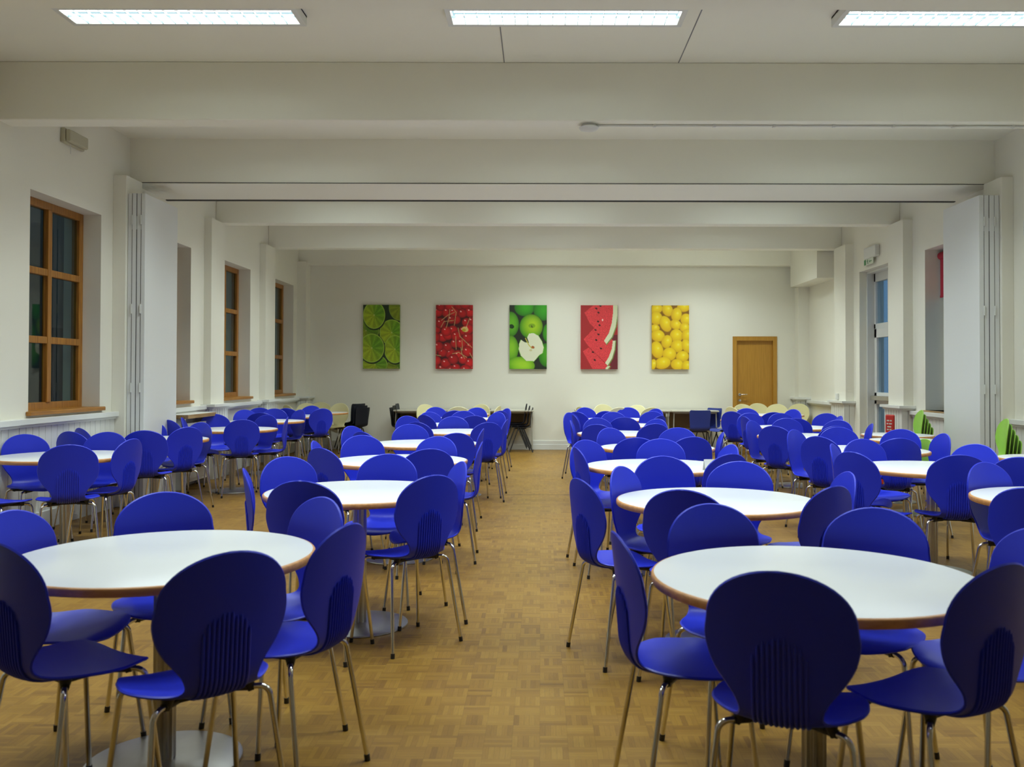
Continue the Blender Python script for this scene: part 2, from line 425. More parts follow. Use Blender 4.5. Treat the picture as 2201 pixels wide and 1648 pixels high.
# right window with red blind
a, b, z0, z1 = RW[0]
r = tag(empty('window_5', (XR + .24, (a + b) / 2, z0)), 'narrow white-framed window with red blind in right wall', 'window', kind='structure')
W = (b - a) / 2; H = z1 - z0
f = MB(); t = .06
f.box((0, -W, 0), (.07, -W + t, H)); f.box((0, W - t, 0), (.07, W, H)); f.box((0, -W, H - t), (.07, W, H)); f.box((0, -W, 0), (.07, W, t)); f.box((.01, -.03, 0), (.06, .03, H))
f.build('frame', MAT['upvc'], r, bevel=.004)
p = MB(); p.box((.035, -W + .03, .03), (.04, W - .03, H - .03)); p.build('panes', MAT['glassblue'], r)
s = MB(); s.box((-.27, -W - .02, -.03), (0, W + .02, .0)); s.build('sill', MAT['benchwood'], r, bevel=.005)
bl = empty('roller_blind', (XR + .20, (a + b) / 2, 2.42)); tag(bl, 'red blind hanging in the top of narrow right window', 'blind')
m = MB(); m.tube([(0, -W + .02, .52), (0, W - .02, .52)], .05, 14); m.build('roller', MAT['redblind'], bl, smooth=True)
m = MB(); m.box((-.015, -W + .03, 0), (-.008, W - .03, .52)); m.build('fabric', MAT['redblind'], bl)
m = MB(); m.box((-.02, -W + .03, -.02), (-.002, W - .03, .01)); m.build('bottom_bar', MAT['redblind'], bl)

# glazed exit door in the right wall
r = tag(empty('door_2', (XR + .22, (RD[0] + RD[1]) / 2, 0)), 'white glazed exit door with push bar and blue panes', 'door', kind='structure')
W = (RD[1] - RD[0]) / 2; H = 3.01
f = MB(); f.box((0, -W, 0), (.08, -W + .09, H)); f.box((0, W - .08, 0), (.08, W, H)); f.box((0, -W, H - .16), (.08, W, H)); f.box((0, -W, 2.12), (.08, W, 2.20))
f.box((-.11, W - .03, 0), (0, W, H)); f.box((-.11, -W, H - .03), (0, W, H)); f.box((-.01, -.03, 2.2), (.05, .03, H - .15))
f.build('frame', MAT['upvc'], r, bevel=.005)
p = MB(); p.box((.03, -W + .08, 2.19), (.035, W - .07, H - .15)); p.build('transom_glass', MAT['glassblue'], r)
lf = MB(); y0, y1 = -W + .09, W - .08
lf.box((-.02, y0, .02), (.05, y0 + .11, 2.12)); lf.box((-.02, y1 - .09, .02), (.05, y1, 2.12)); lf.box((-.02, y0, 1.98), (.05, y1, 2.12))
lf.box((-.02, y0, .96), (.05, y1, 1.14)); lf.box((-.02, y0, .02), (.05, y1, .22))
leaf = lf.build('door_leaf', MAT['upvc'], r, bevel=.005)
p = MB(); p.box((.01, y0 + .1, .2), (.016, y1 - .08, .97)); p.box((.01, y0 + .1, 1.13), (.016, y1 - .08, 2.0)); p.build('panes', MAT['glassblue'], leaf)
pb = MB(); pb.box((-.10, y0 + .12, 1.02), (-.02, y1 - .04, 1.09)); pb.m = 1; pb.box((-.115, y0 + .0, 1.0), (-.02, y0 + .14, 1.11)); pb.box((-.10, y0 + .03, .90), (-.02, y0 + .07, 1.0))
pb.build('push_bar', [MAT['brushed'], MAT['black']], leaf, bevel=.006)
# far wooden door
r = tag(empty('door_1', ((DX0 + DX1) / 2, YF, 0)), 'plain beech flush door in the far wall right of the lemon picture', 'door', kind='structure')
W = (DX1 - DX0) / 2; H = DZ
f = MB(); f.box((-W - .055, -.022, 0), (-W + .02, .06, H + .055)); f.box((W - .02, -.022, 0), (W + .055, .06, H + .055)); f.box((-W - .055, -.023, H + .055), (W + .055, .058, H + .062)); f.box((-W + .02, -.022, H - .02), (W - .02, .06, H + .055))
f.build('frame', MAT['doorwood'], r, bevel=.004)
lf = MB(); lf.box((-W + .02, .04, .006), (W - .02, .085, H - .02)); leaf = lf.build('door_leaf', MAT['doorwood'], r, bevel=.002)
hd = MB(); hx = -W + .085
hd.lathe([(.026, 0), (.026, .01)], 20); hd.v = [(hx + x, .04 - z, 1.04 + y) for x, y, z in hd.v]
hd.tube([(hx, .035, 1.04), (hx, -.02, 1.04), (hx + .02, -.03, 1.04), (hx + .13, -.03, 1.045)], .009, 10)
hd.build('handle', MAT['chrome'], leaf, smooth=True)
kp = MB(); kp.lathe([(.026, 0), (.026, .01), (.012, .012)], 20); kp.v = [(hx + x, .04 - z, .93 + y) for x, y, z in kp.v]
kp.build('keyhole_plate', MAT['chrome'], leaf, smooth=True)

# ================================================================ FOLDING PARTITION
def partition(side, label):
    s = 1 if side == 'L' else -1; X = XL if side == 'L' else XR
    r = tag(empty('folding_partition', (XL + .14 if side == 'L' else XR - .13, 9.90, 0)), label, 'folding partition')
    z0, z1 = .03, 3.30; pit = .047 if side == 'L' else .055
    for i in range(4):
        xa = .001 + i * pit; xb = xa + pit - .005
        d = .0 if i < 3 else -.02
        m = MB(); m.box((s * xa, -.44 - .005 * (i % 2), z0), (s * xb, .42 + d, z1))
        m.m = 1
        if i < 3: m.box((s * xb, -.443 - (.002 if i % 2 else 0), z0), (s * (xb + .005), -.40, 2.92)); m.box((s * xb, -.443, 3.06), (s * (xb + .005), -.40, z1))
        lf = m.build('partition_leaf', [MAT['partition'], MAT['groove']], r, bevel=.003)
        if i in (0, 2):
            h = MB()
            for z in (.42, 1.25, 2.08, 3.02): h.box((s * (xb - .008), -.451, z - .05), (s * (xb + .013), -.444, z + .05)); h.tube([(s * (xb + .002), -.453, z - .05), (s * (xb + .002), -.453, z + .05)], .005, 8)
            h.build('hinges', MAT['whiteplastic'], lf)
partition('L', 'white folding partition stacked against the left wall')
partition('R', 'white folding partition stacked against the right wall')
bo = MB(); bo.lathe([(.018, 0), (.02, .01), (.012, .02)], 12); bo.v = [(4.93 + x, 9.80 - z, 3.43 + y) for x, y, z in bo.v]
tag(bo.build('track_bolt', MAT['black'], smooth=True), 'small black bolt at right end of the partition header', 'bolt')

# ================================================================ CEILING LIGHTS
def ceiling_light(label):
    r = tag(empty('ceiling_light', (0, 0, 3.97)), label, 'ceiling light', 'fluorescent louvre lights under the ceiling')
    h = MB(); L = .80; Wd = .13
    h.box((-L - .04, -Wd - .03, -.02), (L + .04, Wd + .03, 0))
    for sy in (-1, 1): h.box((-L - .04, sy * (Wd - .01), -.075), (L + .04, sy * (Wd + .03), 0))
    for sx in (-1, 1): h.box((sx * L, -Wd, -.075), (sx * (L + .04), Wd, 0))
    h.build('housing', MAT['trim'], r, bevel=.004)
    d = MB(); z = -.022
    d.add([(-L, -Wd + .02, z), (L, -Wd + .02, z), (L, Wd - .02, z), (-L, Wd - .02, z)], [(0, 3, 2, 1)])
    d.build('reflector', MAT['lamp'], r)
    for sy in (-1, 1):
        t = MB(); t.tube([(-L + .02, sy * .052, -.043), (L - .02, sy * .052, -.043)], .013, 12); t.build('fluorescent_tube', MAT['tube'], r, smooth=True)
    g = MB()
    for k in range(1, 18): 
        x = -L + k * (2 * L / 18); g.box((x - .0015, -Wd + .012, -.076), (x + .0015, Wd - .012, -.058))
    g.box((-L, -.002, -.074), (L, .002, -.058))
    g.build('louvre', MAT['louvre'], r)
    ld = bpy.data.lights.new('tube_light', 'AREA'); ld.shape = 'RECTANGLE'; ld.size = 1.55; ld.size_y = .2
    ld.energy = TUBE_W; ld.color = LAMP_COL; ld.spread = math.radians(124)
    lo = bpy.data.objects.new('tube_light', ld); C.objects.link(lo); lo.parent = r; lo.location = (0, 0, -.078)
    return r
proto = ceiling_light('twin louvre ceiling light at top centre of view')
lx = (-2.53, .17, 2.93)
first = True
names = {6.28: ['at the top left of the view', 'at the top centre of the view', 'at the top right of the view']}
rows = [(6.28, None), (3.9, 'over the tables nearest the camera'), (8.7, 'in bay before the partition header'), (11.6, 'in bay just past the partition'), (13.7, 'in bay between last two beams'), (15.35, 'nearest the far wall')]
for y, txt in rows:
    for i, x in enumerate(lx):
        if i == 0 and y == 15.35: continue
        o = proto if first else copy_tree(proto); first = False
        o.location = (x, y, 3.97)
        o['label'] = 'fluorescent louvre light ' + (names[6.28][i] if txt is None else txt + ', ' + ('left', 'middle', 'right')[i])
tk = MB()
for a, b in ((XL, -3.38), (-1.68, -.68), (1.02, 2.08)): tk.box((a, 6.14, ZC - .03), (b, 6.20, ZC))
tag(tk.build('cable_trunking', MAT['ceil']), 'white trunking on ceiling linking the three lights', 'trunking')
# smoke detector and conduit under nearest beam
r = tag(empty('smoke_detector', (.40, 7.49, ZB)), 'round white smoke detector under the nearest ceiling beam', 'smoke detector')
m = MB(); m.lathe([(.055, -.018), (.058, 0)], 32); m.build('base', MAT['whiteplastic'], r, smooth=True)
m = MB(); m.lathe([(.03, -.058), (.07, -.048), (.085, -.03), (.07, -.018)], 32); m.build('sensor_head', MAT['whiteplastic'], r, smooth=True)
cd = MB(); cd.tube([(.46, 7.49, ZB - .009), (XR, 7.49, ZB - .009)], .009, 10)
for k in range(9): x = .95 + k * .5; cd.box((x - .012, 7.475, ZB - .022), (x + .012, 7.505, ZB))
tag(cd.build('conduit', MAT['whiteplastic']), 'thin white conduit running right from the smoke detector', 'conduit')
# emergency light on left wall
r = tag(empty('emergency_light', (XL, 8.56, 3.63)), 'yellowed bulkhead emergency light high on the left wall', 'emergency light')
m = MB(); m.box((0, -.19, -.07), (.04, .19, .07)); m.build('back_box', MAT['oldplastic'], r, bevel=.01)
m = MB(); m.box((.04, -.175, -.058), (.085, .175, .058)); m.build('diffuser', MAT['oldplastic'], r, bevel=.015)
m = MB(); m.tube([(.03, -.06, -.07), (.032, -.06, -.15)], .003, 6); m.build('cord', MAT['whiteplastic'], r)
# exit light over right door
r = tag(empty('exit_light', (XR, 13.38, 3.24)), 'white exit light box with hanging green sign above the glazed door', 'exit sign')
m = MB(); m.box((-.07, -.24, -.085), (0, .24, .085)); m.build('light_box', MAT['whiteplastic'], r, bevel=.015)
m = MB(); m.box((-.045, -.10, -.175), (-.038, .30, -.085)); m.build('sign_plate', MAT['signclear'], r)
g = MB()
def flat(pts): g.add([(-.0465, y, z) for y, z in pts], [tuple(range(len(pts)))])
def stroke(p, q_, w_=.006):
    p = Vector((p[0], p[1])); q_ = Vector((q_[0], q_[1])); d = (q_ - p).normalized(); n_ = Vector((-d.y, d.x)) * w_
    flat([tuple(p + n_), tuple(p - n_), tuple(q_ - n_), tuple(q_ + n_)])
flat([(.20, -.170), (.27, -.170), (.27, -.092), (.20, -.092)])                         # door block
flat([(.13 + .011 * math.cos(a * PI / 6), -.101 + .011 * math.sin(a * PI / 6)) for a in range(12)])   # head
stroke((.135, -.112), (.12, -.137), .009); stroke((.12, -.137), (.15, -.150)); stroke((.12, -.137), (.10, -.166)); stroke((.135, -.114), (.165, -.122)); stroke((.135, -.114), (.105, -.118))
stroke((.06, -.13), (-.04, -.13)); stroke((.06, -.13), (.035, -.112)); stroke((.06, -.13), (.035, -.148))
g.build('running_figure_symbol', MAT['signgreen'], r)
# socket and sensor
r = tag(empty('wall_socket', (4.97 - .13, 14.62, 1.05)), 'small white socket box above the rail beside exit door', 'socket')
m = MB(); m.box((-.03, -.05, -.04), (0, .05, .06)); m.build('box', MAT['whiteplastic'], r, bevel=.006)
m = MB(); m.box((-.034, -.035, -.025), (-.03, .035, .045)); m.build('face_plate', MAT['trim'], r, bevel=.003)
r = tag(empty('alarm_sounder', (XR, 9.05, 2.90)), 'small white alarm box at right edge of the wall', 'alarm')
m = MB(); m.box((-.05, -.10, -.08), (0, .10, .08)); m.build('case', MAT['whiteplastic'], r, bevel=.012)
m = MB(); m.box((-.054, -.07, .0), (-.05, .07, .008)); m.box((-.054, -.07, -.03), (-.05, .07, -.022)); m.build('grille', MAT['shadow_grey'], r)

# white bench cupboard under second window
r = tag(empty('side_cabinet', (-4.455, 11.16, 0)), 'small white cupboard with worn wooden top under second window', 'cabinet')
m = MB(); m.box((0, -.42, 0), (.20, -.38, .86)); m.box((0, .38, 0), (.20, .42, .86)); m.box((0, -.38, 0), (.02, .38, .86)); m.box((0, -.38, .08), (.19, .38, .12))
m.build('carcass', MAT['trim'], r, bevel=.004)
m = MB(); m.box((.18, -.38, .12), (.20, -.02, .80)); m.build('door', MAT['trim'], r, bevel=.004)
m = MB(); m.box((.18, .0, .12), (.20, .28, .80)); m.build('door', MAT['trim'], r, bevel=.004)
m = MB(); m.box((0, -.46, .86), (.26, .46, .905)); m.m = 1; m.box((0, -.46, .905), (.255, .455, .909)); m.build('top', [MAT['benchwood'], MAT['trim']], r, bevel=.004)

# fire point stand beside exit door
r = tag(empty('fire_point_stand', (4.46, 11.60, 0), math.radians(-62)), 'red fire point stand with white lettering beside the exit door', 'fire point')
m = MB(); m.box((-.17, -.12, 0), (.17, .12, .09)); m.box((-.14, .05, .09), (.14, .10, .30)); m.build('base', MAT['red'], r, bevel=.02)
m = MB(); m.box((-.07, .06, .28), (.07, .09, .89)); m.build('backboard', MAT['red'], r, bevel=.02)
m = MB()
for k, (z, wds) in enumerate(((.805, (.04, .025)), (.765, (.025, .045)), (.725, (.06,)), (.69, (.03, .03)))):
    x = -sum(wds) / 2 - .006 * (len(wds) - 1)
    for wd in wds: m.box((x, .0575, z), (x + wd, .0595, z + .016)); x += wd + .012
m.box((-.012, .0575, .56), (.012, .0595, .64)); m.box((-.02, .0575, .54), (.02, .0595, .56))
m.build('sign_lettering', MAT['signclear'], r)
e = tag(empty('fire_extinguisher', (4.41, 11.56, .09), math.radians(-62)), 'dark red fire extinguisher standing on the fire point base', 'fire extinguisher')
m = MB(); m.lathe([(.05, 0), (.065, .01), (.065, .36), (.05, .42), (.02, .44), (.018, .47)], 24); m.build('cylinder', MAT['darkred'], e, smooth=True)
m = MB(); m.box((-.02, -.02, .47), (.02, .02, .50)); m.box((-.012, -.1, .49), (.012, .02, .505)); m.tube([(0, .02, .48), (.05, .05, .44), (.075, .03, .3), (.072, 0, .12)], .009, 8); m.build('valve_and_hose', MAT['black'], e)
# ================================================================ FRUIT PRINTS (colour grid painted on each flat canvas)
NX, NY = 96, 166
UU, VV = np.meshgrid((np.arange(NX) + .5) / NX, (np.arange(NY) + .5) / NX)   # v grows downwards, width = 1
rng = np.random.RandomState(3)
def srgb(c):
    c = np.asarray(c, float) / 255.0
    return np.where(c <= .04045, c / 12.92, ((c + .055) / 1.055) ** 2.4)
def canvas(c): return np.tile(srgb(c), (NY, NX, 1)).astype(float)
def ell(cx, cy, rx, ry, rot=0):
    c, s = math.cos(rot), math.sin(rot); dx, dy = UU - cx, VV - cy
    x = (dx * c + dy * s) / rx; y = (-dx * s + dy * c) / ry
    return np.sqrt(x * x + y * y), np.arctan2(y, x), x, y
def put(im, mask, col):
    m = np.clip(mask, 0, 1)[..., None]; im[:] = im * (1 - m) + col * m
def soft(r, k=30): return np.clip((1 - r) * k + .5, 0, 1)
def line(im, pts, wd, col):
    for (x0, y0), (x1, y1) in zip(pts[:-1], pts[1:]):
        L2 = (x1 - x0) ** 2 + (y1 - y0) ** 2 + 1e-9
        t = np.clip(((UU - x0) * (x1 - x0) + (VV - y0) * (y1 - y0)) / L2, 0, 1)
        d = np.hypot(UU - x0 - t * (x1 - x0), VV - y0 - t * (y1 - y0))
        put(im, np.clip((wd - d) / .006 + .5, 0, 1), srgb(col))
def poly(pts):
    ins = np.zeros(UU.shape, bool); n = len(pts)
    for i in range(n):
        x0, y0 = pts[i]; x1, y1 = pts[(i + 1) % n]
        if y0 == y1: continue
        c = ((y0 > VV) != (y1 > VV)) & (UU < (x1 - x0) * (VV - y0) / (y1 - y0) + x0)
        ins ^= c
    return ins.astype(float)
def limes():
    im = canvas((22, 45, 12))
    def lime(cx, cy, rx, ry, rot=0, dim=1.0):
        r, th, x, y = ell(cx, cy, rx, ry, rot)
        put(im, soft(ell(cx + .01, cy + .02, rx * 1.05, ry * 1.05, rot)[0]), srgb((14, 34, 8)))
        put(im, soft(r), srgb((158, 190, 62)) * dim)
        body = srgb((98, 150, 14)) + (srgb((160, 178, 26)) - srgb((98, 150, 14))) * (0.5 + 0.5 * np.cos(th - 2.6))[..., None]
        body = body * (1 + .18 * np.cos(10 * th))[..., None] * (1 + .10 * rng.randn(NY, NX, 1))
        put(im, soft(r / .93), np.clip(body, 0, 1) * dim)
        put(im, soft(r / .07, 4) * .7, srgb((190, 200, 100)) * dim)
        put(im, ((np.abs(np.sin(5 * th)) < .07) & (r < .88) & (r > .07)) * .35, srgb((170, 195, 80)) * dim)
    lime(1.0, .07, .30, .36, 0, .6); lime(.08, .70, .36, .30, 0, .65); lime(.78, .75, .33, .35); lime(.33, 1.62, .34, .27, 0, .9)
    lime(.95, 1.7, .3, .3, 0, .55); lime(.87, 1.20, .29, .38); lime(.30, .28, .30, .37); lime(.24, 1.17, .34, .39)
    return im
def cherries():
    im = canvas((70, 8, 10)); rr = np.random.RandomState(5); pts = []
    for j in range(9):
        for i in range(6):
            pts.append((i / 4.6 + .11 * (j % 2) - .06 + rr.uniform(-.05, .05), j / 4.6 + rr.uniform(-.06, .06)))
    rr.shuffle(pts)
    for cx, cy in pts:
        s = rr.uniform(.12, .16); r, th, x, y = ell(cx, cy, s, s * .95)
        col = srgb((205, 22, 24)) * (1 - .65 * np.clip(r, 0, 1) ** 2.4)[..., None] * rr.uniform(.75, 1.15)
        put(im, soft(r, 12), np.clip(col, 0, 1))
        put(im, soft(ell(cx - .04, cy - .05, .022, .016, .6)[0], 4), srgb((255, 190, 180)))
    for p in ([(.38, .12), (.35, .38), (.28, .62)], [(.50, .20), (.32, .28), (.15, .42)], [(.43, .05), (.55, .2), (.50, .55)], [(.14, .6), (.22, .45), (.48, .42)],
              [(.92, .35), (.83, .58)], [(.60, .62), (.65, .85), (.98, 1.15)], [(.54, .85), (.55, 1.2)], [(.71, .95), (.72, 1.22)], [(.68, 1.15), (.7, 1.3), (.78, 1.45)], [(.45, 1.32), (.62, 1.28), (.84, 1.42)], [(0, 1.35), (.14, 1.38)], [(.92, 1.3), (1, 1.45)]):
        line(im, p, .009, (196, 150, 100))
    put(im, soft(ell(.79, .66, .09, .07, .3)[0], 6), srgb((232, 196, 120))); put(im, soft(ell(.76, .68, .05, .04)[0], 4), srgb((190, 170, 40)))
    return im
def apples():
    im = canvas((28, 38, 22))
    def ap(cx, cy, rx, ry, c=(92, 170, 14), hi=(150, 205, 30), rot=0, lx=.15, ly=-.1):
        r, th, x, y = ell(cx, cy, rx, ry, rot)
        g = np.clip(1.25 - np.hypot(x - lx, y - ly) * 1.1, 0, 1)[..., None]
        put(im, soft(ell(cx + .01, cy + .015, rx * 1.04, ry * 1.04, rot)[0]), srgb((20, 40, 10)))
        put(im, soft(r, 16), np.clip((srgb(c) * (1 - g) + srgb(hi) * g) * (1 - .4 * np.clip(r, 0, 1) ** 4)[..., None], 0, 1))
    ap(.40, .06, .27, .24, (45, 130, 10), (60, 165, 20)); ap(.90, .12, .26, .30, (40, 130, 12), (55, 160, 22)); ap(0.02, .52, .23, .34, (60, 140, 12), (105, 180, 30))
    ap(.02, 1.18, .22, .36, (80, 160, 20), (140, 200, 40)); ap(1.02, .75, .13, .24, (50, 140, 12), (70, 160, 20)); ap(1.0, 1.35, .22, .32, (50, 135, 12), (80, 165, 25))
    ap(.58, .58, .31, .33, (75, 160, 8), (170, 205, 25)); put(im, soft(ell(.60, .56, .09, .06)[0], 3) * .7, srgb((90, 140, 10))); line(im, [(.59, .56), (.61, .60)], .012, (60, 50, 12))
    ap(.30, 1.62, .38, .22, (105, 185, 18), (165, 215, 40), .1)
    ap(.05, .57, .06, .05, (20, 60, 6), (25, 60, 8))
    o = [(.40, 1.0), (.30, .93), (.25, 1.05), (.24, 1.2), (.30, 1.38), (.45, 1.52), (.66, 1.53), (.74, 1.44), (.80, 1.36), (.90, 1.30), (.93, 1.15), (.88, .98), (.78, .82), (.64, .74), (.52, .76), (.47, .86), (.52, 1.02)]
    m = poly(o); put(im, m, srgb((120, 190, 40)))
    cx, cy = .58, 1.15; m2 = poly([(cx + (x - cx) * .965, cy + (y - cy) * .965) for x, y in o]); put(im, m2, srgb((226, 226, 196)))
    line(im, [(.43, .90), (.52, 1.08), (.60, 1.17)], .012, (200, 190, 70)); put(im, soft(ell(.63, 1.14, .045, .035, .5)[0], 3), srgb((170, 95, 35))); put(im, soft(ell(.57, 1.22, .04, .03)[0], 3) * .6, srgb((190, 175, 90)))
    return im
def melon():
    im = canvas((168, 38, 40)); im += 0; put(im, (UU > .8) * 1.0 * (VV > .8), srgb((110, 30, 40)))
    def wedge(o, rind):
        m = poly(o); c = srgb((222, 62, 66)) * (1 + .16 * rng.randn(NY, NX, 1)); put(im, m, np.clip(c, 0, 1))
        put(im, poly(rind), srgb((222, 224, 186))); k = len(rind) // 2; line(im, rind[k:], .014, (120, 140, 70))
    wedge([(.06, 1.25), (.22, 1.14), (.75, 1.66), (.72, 1.72), (.32, 1.72), (.17, 1.45)], [(.66, 1.72), (.74, 1.62), (.80, 1.66), (.74, 1.74)])
    put(im, poly([(0, 0), (0, 0), (0, 0)]), srgb((0, 0, 0)))
    wedge([(.08, .92), (.36, .62), (.88, .95), (.86, 1.25), (.70, 1.58), (.38, 1.28), (.2, 1.1)], [(.66, 1.56), (.76, 1.40), (.84, 1.18), (.87, .96), (.95, .96), (.93, 1.20), (.86, 1.44), (.74, 1.64)])
    wedge([(.10, .20), (.34, .0), (.90, .0), (.88, .35), (.80, .75), (.66, .98), (.46, .72), (.24, .48)], [(.63, .96), (.76, .76), (.84, .48), (.87, .24), (.87, .0), (1.01, .0), (1.0, .30), (.96, .58), (.86, .86), (.70, 1.06)])
    for x, y in ((.42, .09), (.53, .02), (.48, .20), (.47, .44), (.51, .54), (.40, .67), (.48, .79), (.42, .94), (.55, 1.17), (.33, 1.27), (.38, 1.48)):
        put(im, soft(ell(x, y, .032, .022, .5)[0], 3), srgb((50, 18, 14)))
    put(im, soft(ell(.59, .40, .02, .03)[0], 3), srgb((245, 200, 190)))
    return im
def lemons():
    im = canvas((140, 95, 5)); rr = np.random.RandomState(11)
    L = [(.12, .10, .16, .12), (.42, .12, .13, .17), (.85, .05, .16, .12), (.66, .25, .13, .18), (.12, .35, .15, .17), (.92, .38, .14, .15), (.37, .50, .14, .21), (.08, .62, .12, .10), (.64, .52, .15, .12), (.88, .60, .13, .12),
         (.16, .82, .17, .15), (.66, .82, .16, .17), (.94, .80, .13, .16), (.40, .98, .13, .17), (.14, 1.20, .15, .22), (.68, 1.10, .16, .16), (.94, 1.10, .12, .18), (.47, 1.32, .17, .17), (.82, 1.38, .16, .14), (.29, 1.56, .20, .15), (.03, 1.60, .08, .14), (.68, 1.60, .16, .14), (.94, 1.64, .13, .14)]
    for cx, cy, rx, ry in L:
        a = rr.uniform(-.4, .4); r, th, x, y = ell(cx, cy, rx * 1.08, ry * 1.06, a)
        g = np.clip(1.1 - np.hypot(x - .15, y + .2) * .8, 0, 1)[..., None]
        put(im, soft(ell(cx + .01, cy + .02, rx * 1.12, ry * 1.12, a)[0], 8) * .6, srgb((150, 105, 5)))
        put(im, soft(r, 10), srgb((215, 160, 8)) * (1 - g) + srgb((250, 222, 20)) * g)
        put(im, soft(ell(cx + .03, cy - .04, .03, .03)[0], 2) * .4, srgb((255, 240, 120)))
    return im
def canvas_print(x0, x1, z0, z1, im, label):
    r = tag(empty('canvas_print', ((x0 + x1) / 2, YF - .004, (z0 + z1) / 2)), label, 'picture', 'fruit canvases along the far wall')
    W = (x1 - x0) / 2; Hh = (z1 - z0) / 2
    m = MB(); m.box((-W, -.05, -Hh), (W, -.012, Hh)); bo = m.build('canvas_wrap', wrap_mat(im), r, bevel=.004)
    m = MB(); m.box((-W + .04, -.012, -Hh + .04), (W - .04, 0, Hh - .04)); m.build('stretcher_bars', MAT['doorwood'], r)
    vs = [(-W + 2 * W * i / NX, -.0515, Hh - 2 * Hh * j / NY) for j in range(NY + 1) for i in range(NX + 1)]
    fs = [(j * (NX + 1) + i, j * (NX + 1) + i + 1, (j + 1) * (NX + 1) + i + 1, (j + 1) * (NX + 1) + i) for j in range(NY) for i in range(NX)]
    me = bpy.data.meshes.new('printed_front'); me.from_pydata(vs, [], fs); me.materials.append(MAT['print'])
    ca = me.color_attributes.new('print', 'FLOAT_COLOR', 'CORNER')
    col = np.ones((NY * NX, 4, 4)); col[:, :, :3] = np.clip(im, 0, 1).reshape(-1, 1, 3)
    ca.data.foreach_set('color', col.ravel())
    o = bpy.data.objects.new('printed_front', me); C.objects.link(o); o.parent = r
def wrap_mat(im):
    c = im.reshape(-1, 3).mean(0); return mat('canvas_edge', tuple(float(v) for v in c), 0.7)
PX = lambda px: (px - 1162) / 1930 * 16.81
for (a, b, fn, lab) in ((780, 859, limes, 'canvas print of green lime slices, leftmost of the five'), (936.5, 1016, cherries, 'canvas print of red cherries, second from left'),
        (1095, 1175, apples, 'canvas print of green apples and one cut apple, middle of the five'), (1248, 1327.5, melon, 'canvas print of red watermelon wedges, fourth from left'),
        (1401, 1481, lemons, 'canvas print of yellow lemons, rightmost of the five')):
    canvas_print(PX(a), PX(b), 1.38 + (808 - 793) / 1930 * 16.81, 1.38 + (808 - 655.5) / 1930 * 16.81, fn(), lab)
# ================================================================ LAYOUT (metres: x right, y away from the camera; facing in degrees)
TABLES = {'A1': (-3.779, 7.150), 'A2': (-3.870, 9.000), 'A3': (-3.680, 10.750), 'A4': (-3.870, 12.700), 'A5': (-3.870, 14.300), 'A6': (-3.870, 15.600), 'B1': (-1.339, 3.220), 'B2': (-1.003, 5.000), 'B3': (-1.073, 6.830), 'B4': (-1.104, 8.550), 'B5': (-0.950, 10.400), 'B6': (-1.087, 11.900), 'B7': (-1.205, 13.500), 'B8': (-1.380, 15.100), 'C1': (0.880, 2.900), 'C2': (0.916, 4.680), 'C3': (0.840, 6.460), 'C4': (1.053, 8.130), 'C5': (0.927, 10.100), 'C6': (1.089, 11.800), 'C7': (1.140, 13.400), 'C8': (1.331, 15.100), 'D1': (2.769, 6.360), 'D2': (2.871, 7.900), 'D3': (2.868, 9.700), 'D4': (3.211, 11.400), 'D5': (3.189, 13.300), 'D6': (3.894, 15.100), 'E1': (2.835, 4.750)}
